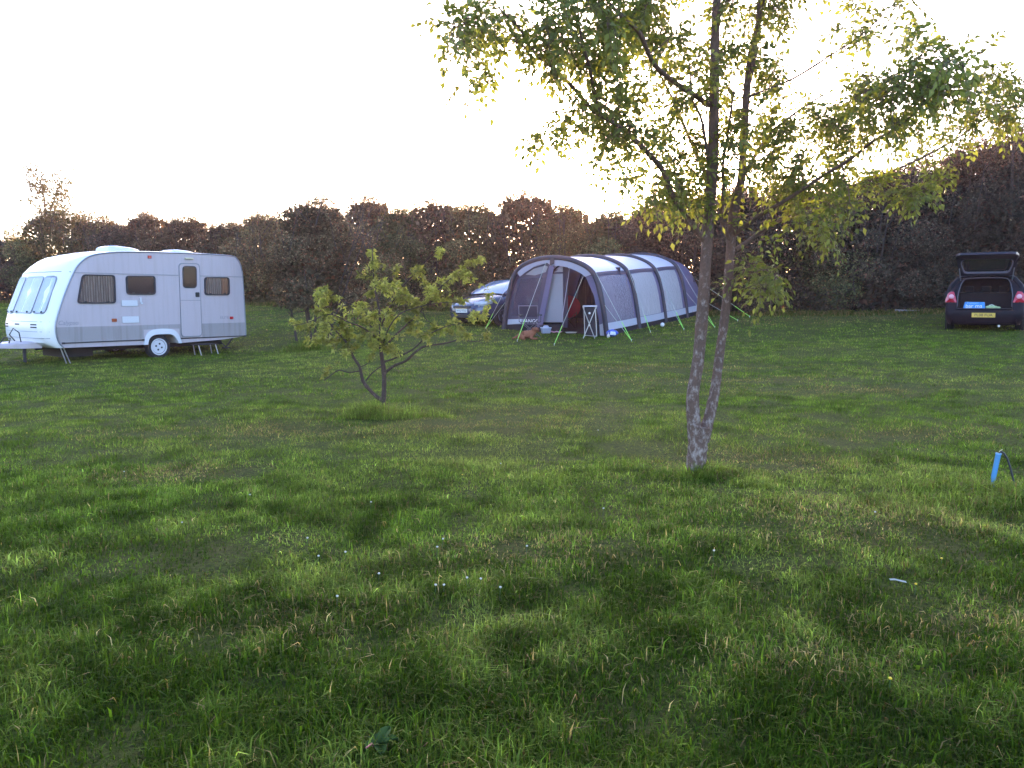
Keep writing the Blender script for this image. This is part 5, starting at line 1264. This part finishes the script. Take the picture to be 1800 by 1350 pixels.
# the black hatchback with its tailgate up: x forwards, away from the viewer
HC = np.array([12.06, 20.3]); hd = math.atan2(.845, .535)
t = empty('hatchback_car', 'black hatchback with its tailgate raised, bag in the boot, at the hedge', 'car', (HC[0], HC[1], g(*HC) - .02), hd)
mb = MB(); mb.loft([carsec(.98, .87, .2, .92, 0), carsec(1.8, .88, .2, .93, 0), carsec(2.8, .88, .2, .92, .02), carsec(3.3, .86, .2, .86, .05), carsec(3.9, .78, .22, .74, .04), carsec(4.15, .6, .28, .6, .02)])
mb.build('body', PAINT_B, t, smooth=50)
cabin(t, PAINT_B, (2.75, .80, .94), (.35, .84, .92), (1.95, .60, 1.42), (.36, .60, 1.41), .045)
def dshell(sg):
    """rear wing and pillar on one side"""
    secs = []
    for z, xo, ho, hi in ((.20, .06, .80, .72), (.34, .0, .865, .70), (.52, -.02, .885, .66), (.60, .015, .885, .62), (.74, .05, .885, .61), (.92, .09, .865, .605), (1.08, .15, .80, .59), (1.25, .23, .715, .55), (1.38, .31, .645, .515)):
        secs.append([(1.0, sg * ho, z), (xo + .28, sg * ho, z), (xo + .08, sg * (ho - .03), z), (xo + .01, sg * (ho - .12), z), (xo, sg * hi, z), (xo + .12, sg * (hi - .01), z), (1.0, sg * (ho - .1), z)])
    MB().loft(secs).build('rear_wing', PAINT_B, t, smooth=50)
for sg in (1, -1):
    dshell(sg)
    o_ = [(.615, .765), (.645, .765), (.885, .765), (.888, .83), (.845, .97), (.80, 1.035), (.70, 1.045), (.66, .93)]
    def lampx(y, z): return .05 + max(0, (z - .74) / .34) * .10 + max(0, abs(y) - .74) * .75 - .035
    mb = MB(); n_ = len(o_)
    f_ = [(lampx(y, z), sg * y, z) for y, z in o_]; bk = [(lampx(y, z) + .09, sg * y, z) for y, z in o_]
    c_ = (.035, sg * .755, .9); mb.add(f_ + bk + [c_], [(i, (i + 1) % n_, n_ + (i + 1) % n_, n_ + i) for i in range(n_)] + [(i, (i + 1) % n_, 2 * n_) for i in range(n_)])
    tl = mb.build('taillight', M['red_lens'], t, smooth=30)
    mb = MB(); mb.ball((.03, sg * .745, .915), (.02, .06, .06), 12, 8); mb.build('lamp_lens', M['lens_pale'], tl, smooth=60)
    MB().ball((2.5, sg * .98, 1.0), (.07, .11, .07), 10, 7).tube([(2.55, sg * .82, .95), (2.5, sg * .93, .98)], .02, 6).build('mirror', PAINT_B, t, smooth=60)
    wheel(t, (.78, sg * .79, .30), (0, sg, 0), .31, .2, .2, M['steel'], 'alloy'); wheel(t, (3.36, sg * .79, .30), (0, sg, 0), .31, .2, .2, M['steel'], 'alloy')
    MB().ring((.78, sg * .865, .3), (0, sg, 0), .02, .36, .04, 24).build('wheel_arch', M['black_plastic'], t)
    MB().tube([(.30, sg * .57, 1.33), (-.02, sg * .60, 1.63)], .012, 6).build('gas_strut', M['trim_grey'], t)
# bumper, sill, lining
secs = []
for z, xo, hw in ((.19, .10, .74), (.24, .0, .82), (.36, -.05, .865), (.50, -.06, .875), (.565, -.045, .86), (.60, .02, .80), (.60, .2, .78), (.2, .2, .74)):
    secs.append([(xo + (.22 if abs(f) > .97 else .09 * abs(f) ** 3), hw * f, z) for f in np.linspace(-1, 1, 15)])
MB().loft(secs, False, False).build('rear_bumper', PAINT_B, t, smooth=40)
mb = MB(); mb.box(-.035, .16, -.62, .62, .596, .615); mb.build('boot_sill', pmat('sill_plastic', (.025, .024, .035), .4), t, bevel=.006)
mb = MB(); mb.box(.1, .97, -.6, .6, .40, .43).box(.1, .97, -.64, -.6, .43, .95).box(.1, .97, .6, .64, .43, .95); mb.build('boot_floor', DARKIN, t)
mb = MB(); mb.box(.86, .97, -.62, .62, .43, 1.02)
for yy in (-.4, 0, .4): mb.box(.9, .98, yy - .12, yy + .12, 1.03, 1.19)
mb.build('rear_seat', DARKIN, t, bevel=.03)
mb = MB(); mb.tube([(.06, -.60, .66), (.10, -.605, .92), (.16, -.585, 1.08), (.24, -.545, 1.25), (.30, -.48, 1.355), (.33, -.40, 1.385), (.33, 0, 1.40), (.33, .40, 1.385), (.30, .48, 1.355), (.24, .545, 1.25), (.16, .585, 1.08), (.10, .605, .92), (.06, .60, .66)], .014, 6)
mb.build('boot_seal', pmat('seal_grey', (.10, .09, .11), .5), t, smooth=60)
mb = MB(); mb.box(-.075, -.05, -.26, .26, .385, .50); pl = mb.build('number_plate', PL_Y, t, bevel=.004)
text_mesh('plate_text', 'PL08 FUA', .098, PLT, pl, frame((-.077, 0, .442), (0, -1, 0), (0, 0, 1)), .001, 1.0)
mb = MB(); mb.tube([(.06, -.35, .17), (-.0, -.35, .17)], .03, 8); mb.build('exhaust', M['steel'], t)
# tailgate, hinged at the back of the roof
tg = bpy.data.objects.new('tailgate', None); COL.objects.link(tg); tg.parent = t; tg.location = (.30, 0, 1.43); tg.rotation_euler = (0, R(56), 0)
o_ = [(-.02, .60), (-.45, .665), (-.60, .70), (-.98, .64), (-1.06, .58)]
out_ = [(x, y) for x, y in o_] + [(x, -y) for x, y in o_[::-1]]
inn = [(-.10, .50), (-.40, .585), (-.53, .56)]; inn_ = inn + [(x, -y) for x, y in inn[::-1]]
def tq(x): return (x if x > -.58 else -.58 + (x + .58) * .66, .02 - max(0, -x - .58) * .76)
def tp(x, y, d): return (tq(x)[0] - (d * .5 if x < -.6 else 0), y, tq(x)[1] + d)
n_ = 40
def res(poly, n):
    P = [Vector((p[0], p[1], 0)) for p in poly]; P.append(P[0]); L_ = [0]
    for a, b in zip(P, P[1:]): L_.append(L_[-1] + (b - a).length)
    out = []
    for k in range(n):
        s_ = L_[-1] * k / n
        for j in range(len(L_) - 1):
            if L_[j] <= s_ <= L_[j + 1]:
                out.append(P[j].lerp(P[j + 1], (s_ - L_[j]) / max(1e-9, L_[j + 1] - L_[j]))); break
    return out
ro = res([tuple(p) for p in rpoly(out_, .07)], n_); ri = res([tuple(p) for p in rpoly(inn_, .07)], n_)
k0 = min(range(n_), key=lambda k: (ri[k] - ro[0]).length); ri = ri[k0:] + ri[:k0]
mb = MB(); secs = [[tp(p.x, p.y, .03) for p in ro], [tp(p.x, p.y, -.03) for p in ro], [tp(p.x, p.y, -.035) for p in ri], [tp(p.x, p.y, .01) for p in ri]]
mb.loft(secs + [secs[0]], True, False)
mb.build('tailgate_frame', pmat('tailgate_trim', (.014, .012, .02), .35, var=.1), tg, smooth=40)
MB().patch([(-.09, -.49, .035), (-.09, .49, .035), (-.52, .55, .0), (-.52, -.55, .0)], 6, 6, .02).build('rear_window', CARGL, tg, smooth=60, solid=.006)
mb = MB(); mb.loft([[tp(p.x, p.y, -.038) for p in ri], [tp(p.x + (-.3 - p.x) * (.28 if p.x > -.3 else .05), p.y * .955, -.03) for p in ri]], True, False)
mb.build('glass_edge', pmat('glass_edge', (.15, .14, .19), .3), tg)
MB().tube([(-.12, .0, .07), (-.40, .16, .04), (-.44, .17, .03)], .010, 6).build('wiper', M['black_plastic'], tg)
# what lies in the boot
ex, ey = math.cos(hd), math.sin(hd)
def inb(x, y, z): return (HC[0] + ex * x - ey * y, HC[1] + ey * x + ex * y, g(*HC) - .02 + z)
b = empty('shopping_bag', 'bright blue shopping bag with white lettering lying in the open boot', 'bag', inb(.24, .23, .615), hd)
mb = MB(); mb.loft([[(-.10, -.24, -.17), (-.10, .23, -.17), (.10, .23, -.17), (.10, -.24, -.17)], [(-.11, -.25, .02), (-.11, .24, .02), (.10, .24, .02), (.10, -.25, .02)], [(-.08, -.235, .16), (-.08, .21, .165), (.06, .21, .16), (.06, -.235, .16)]]); bag = mb.build('sack', pmat('bag_cyan', (.02, .22, .60), .35, var=.15, nscale=8, bump=.5, bscale=12), b, smooth=30, bevel=.015)
text_mesh('lettering', 'bar ma', .135, pmat('bag_letter', (.75, .8, .85), .4), b, frame((-.118, .0, .055), (0, -1, 0), (.1, 0, 1)), .001, 1.0)
text_mesh('lettering', 'Tomorr', .085, pmat('bag_letter_pale', (.25, .55, .8), .4), b, frame((-.105, .03, .13), (0, -1, 0), (.2, 0, 1)), .001, 1.0)
b = empty('green_pouch', 'small pale green and white bag in the boot right of the blue one', 'bag', inb(.16, -.16, .615), hd)
MB().ball((0, 0, .03), (.06, .14, .045), 12, 8).ball((.02, -.12, .02), (.05, .09, .03), 10, 6).build('pouch', pmat('pouch_green', (.38, .5, .26), .5, var=.5, nscale=14, bump=.6, bscale=20), b, smooth=60)
MB().tube([(0, .06, .07), (0, .0, .095), (0, -.06, .07)], .008, 6).build('strap', pmat('strap_white', (.7, .7, .66), .6), b)

# pale slab at the hedge foot
o = MB().box(-.5, .5, -.12, .12, 0, .07).build('stone_slab', pmat('slab', (.24, .24, .24), .9, bump=.5), None, bevel=.02); o.location = spot(13.0, 26.0); o.rotation_euler = (.06, .02, .35); tag(o, 'flat pale grey slab lying in long grass at the hedge foot', 'slab')

# ------------------------------------------------------------------ thin air volume, added for the lens veil over the hedge
m = bpy.data.materials.new('veil_haze'); m.use_nodes = True
n = m.node_tree.nodes; l = m.node_tree.links; n.remove(n['Principled BSDF'])
v = n.new('ShaderNodeVolumePrincipled'); v.inputs['Color'].default_value = (.96, .68, .74, 1); v.inputs['Density'].default_value = .0005; v.inputs['Anisotropy'].default_value = .55
l.new(v.outputs[0], n['Material Output'].inputs['Volume'])
o = MB().box(-70, 70, -25, 75, -6, 14).build('veil_haze', m); o['kind'] = 'stuff'
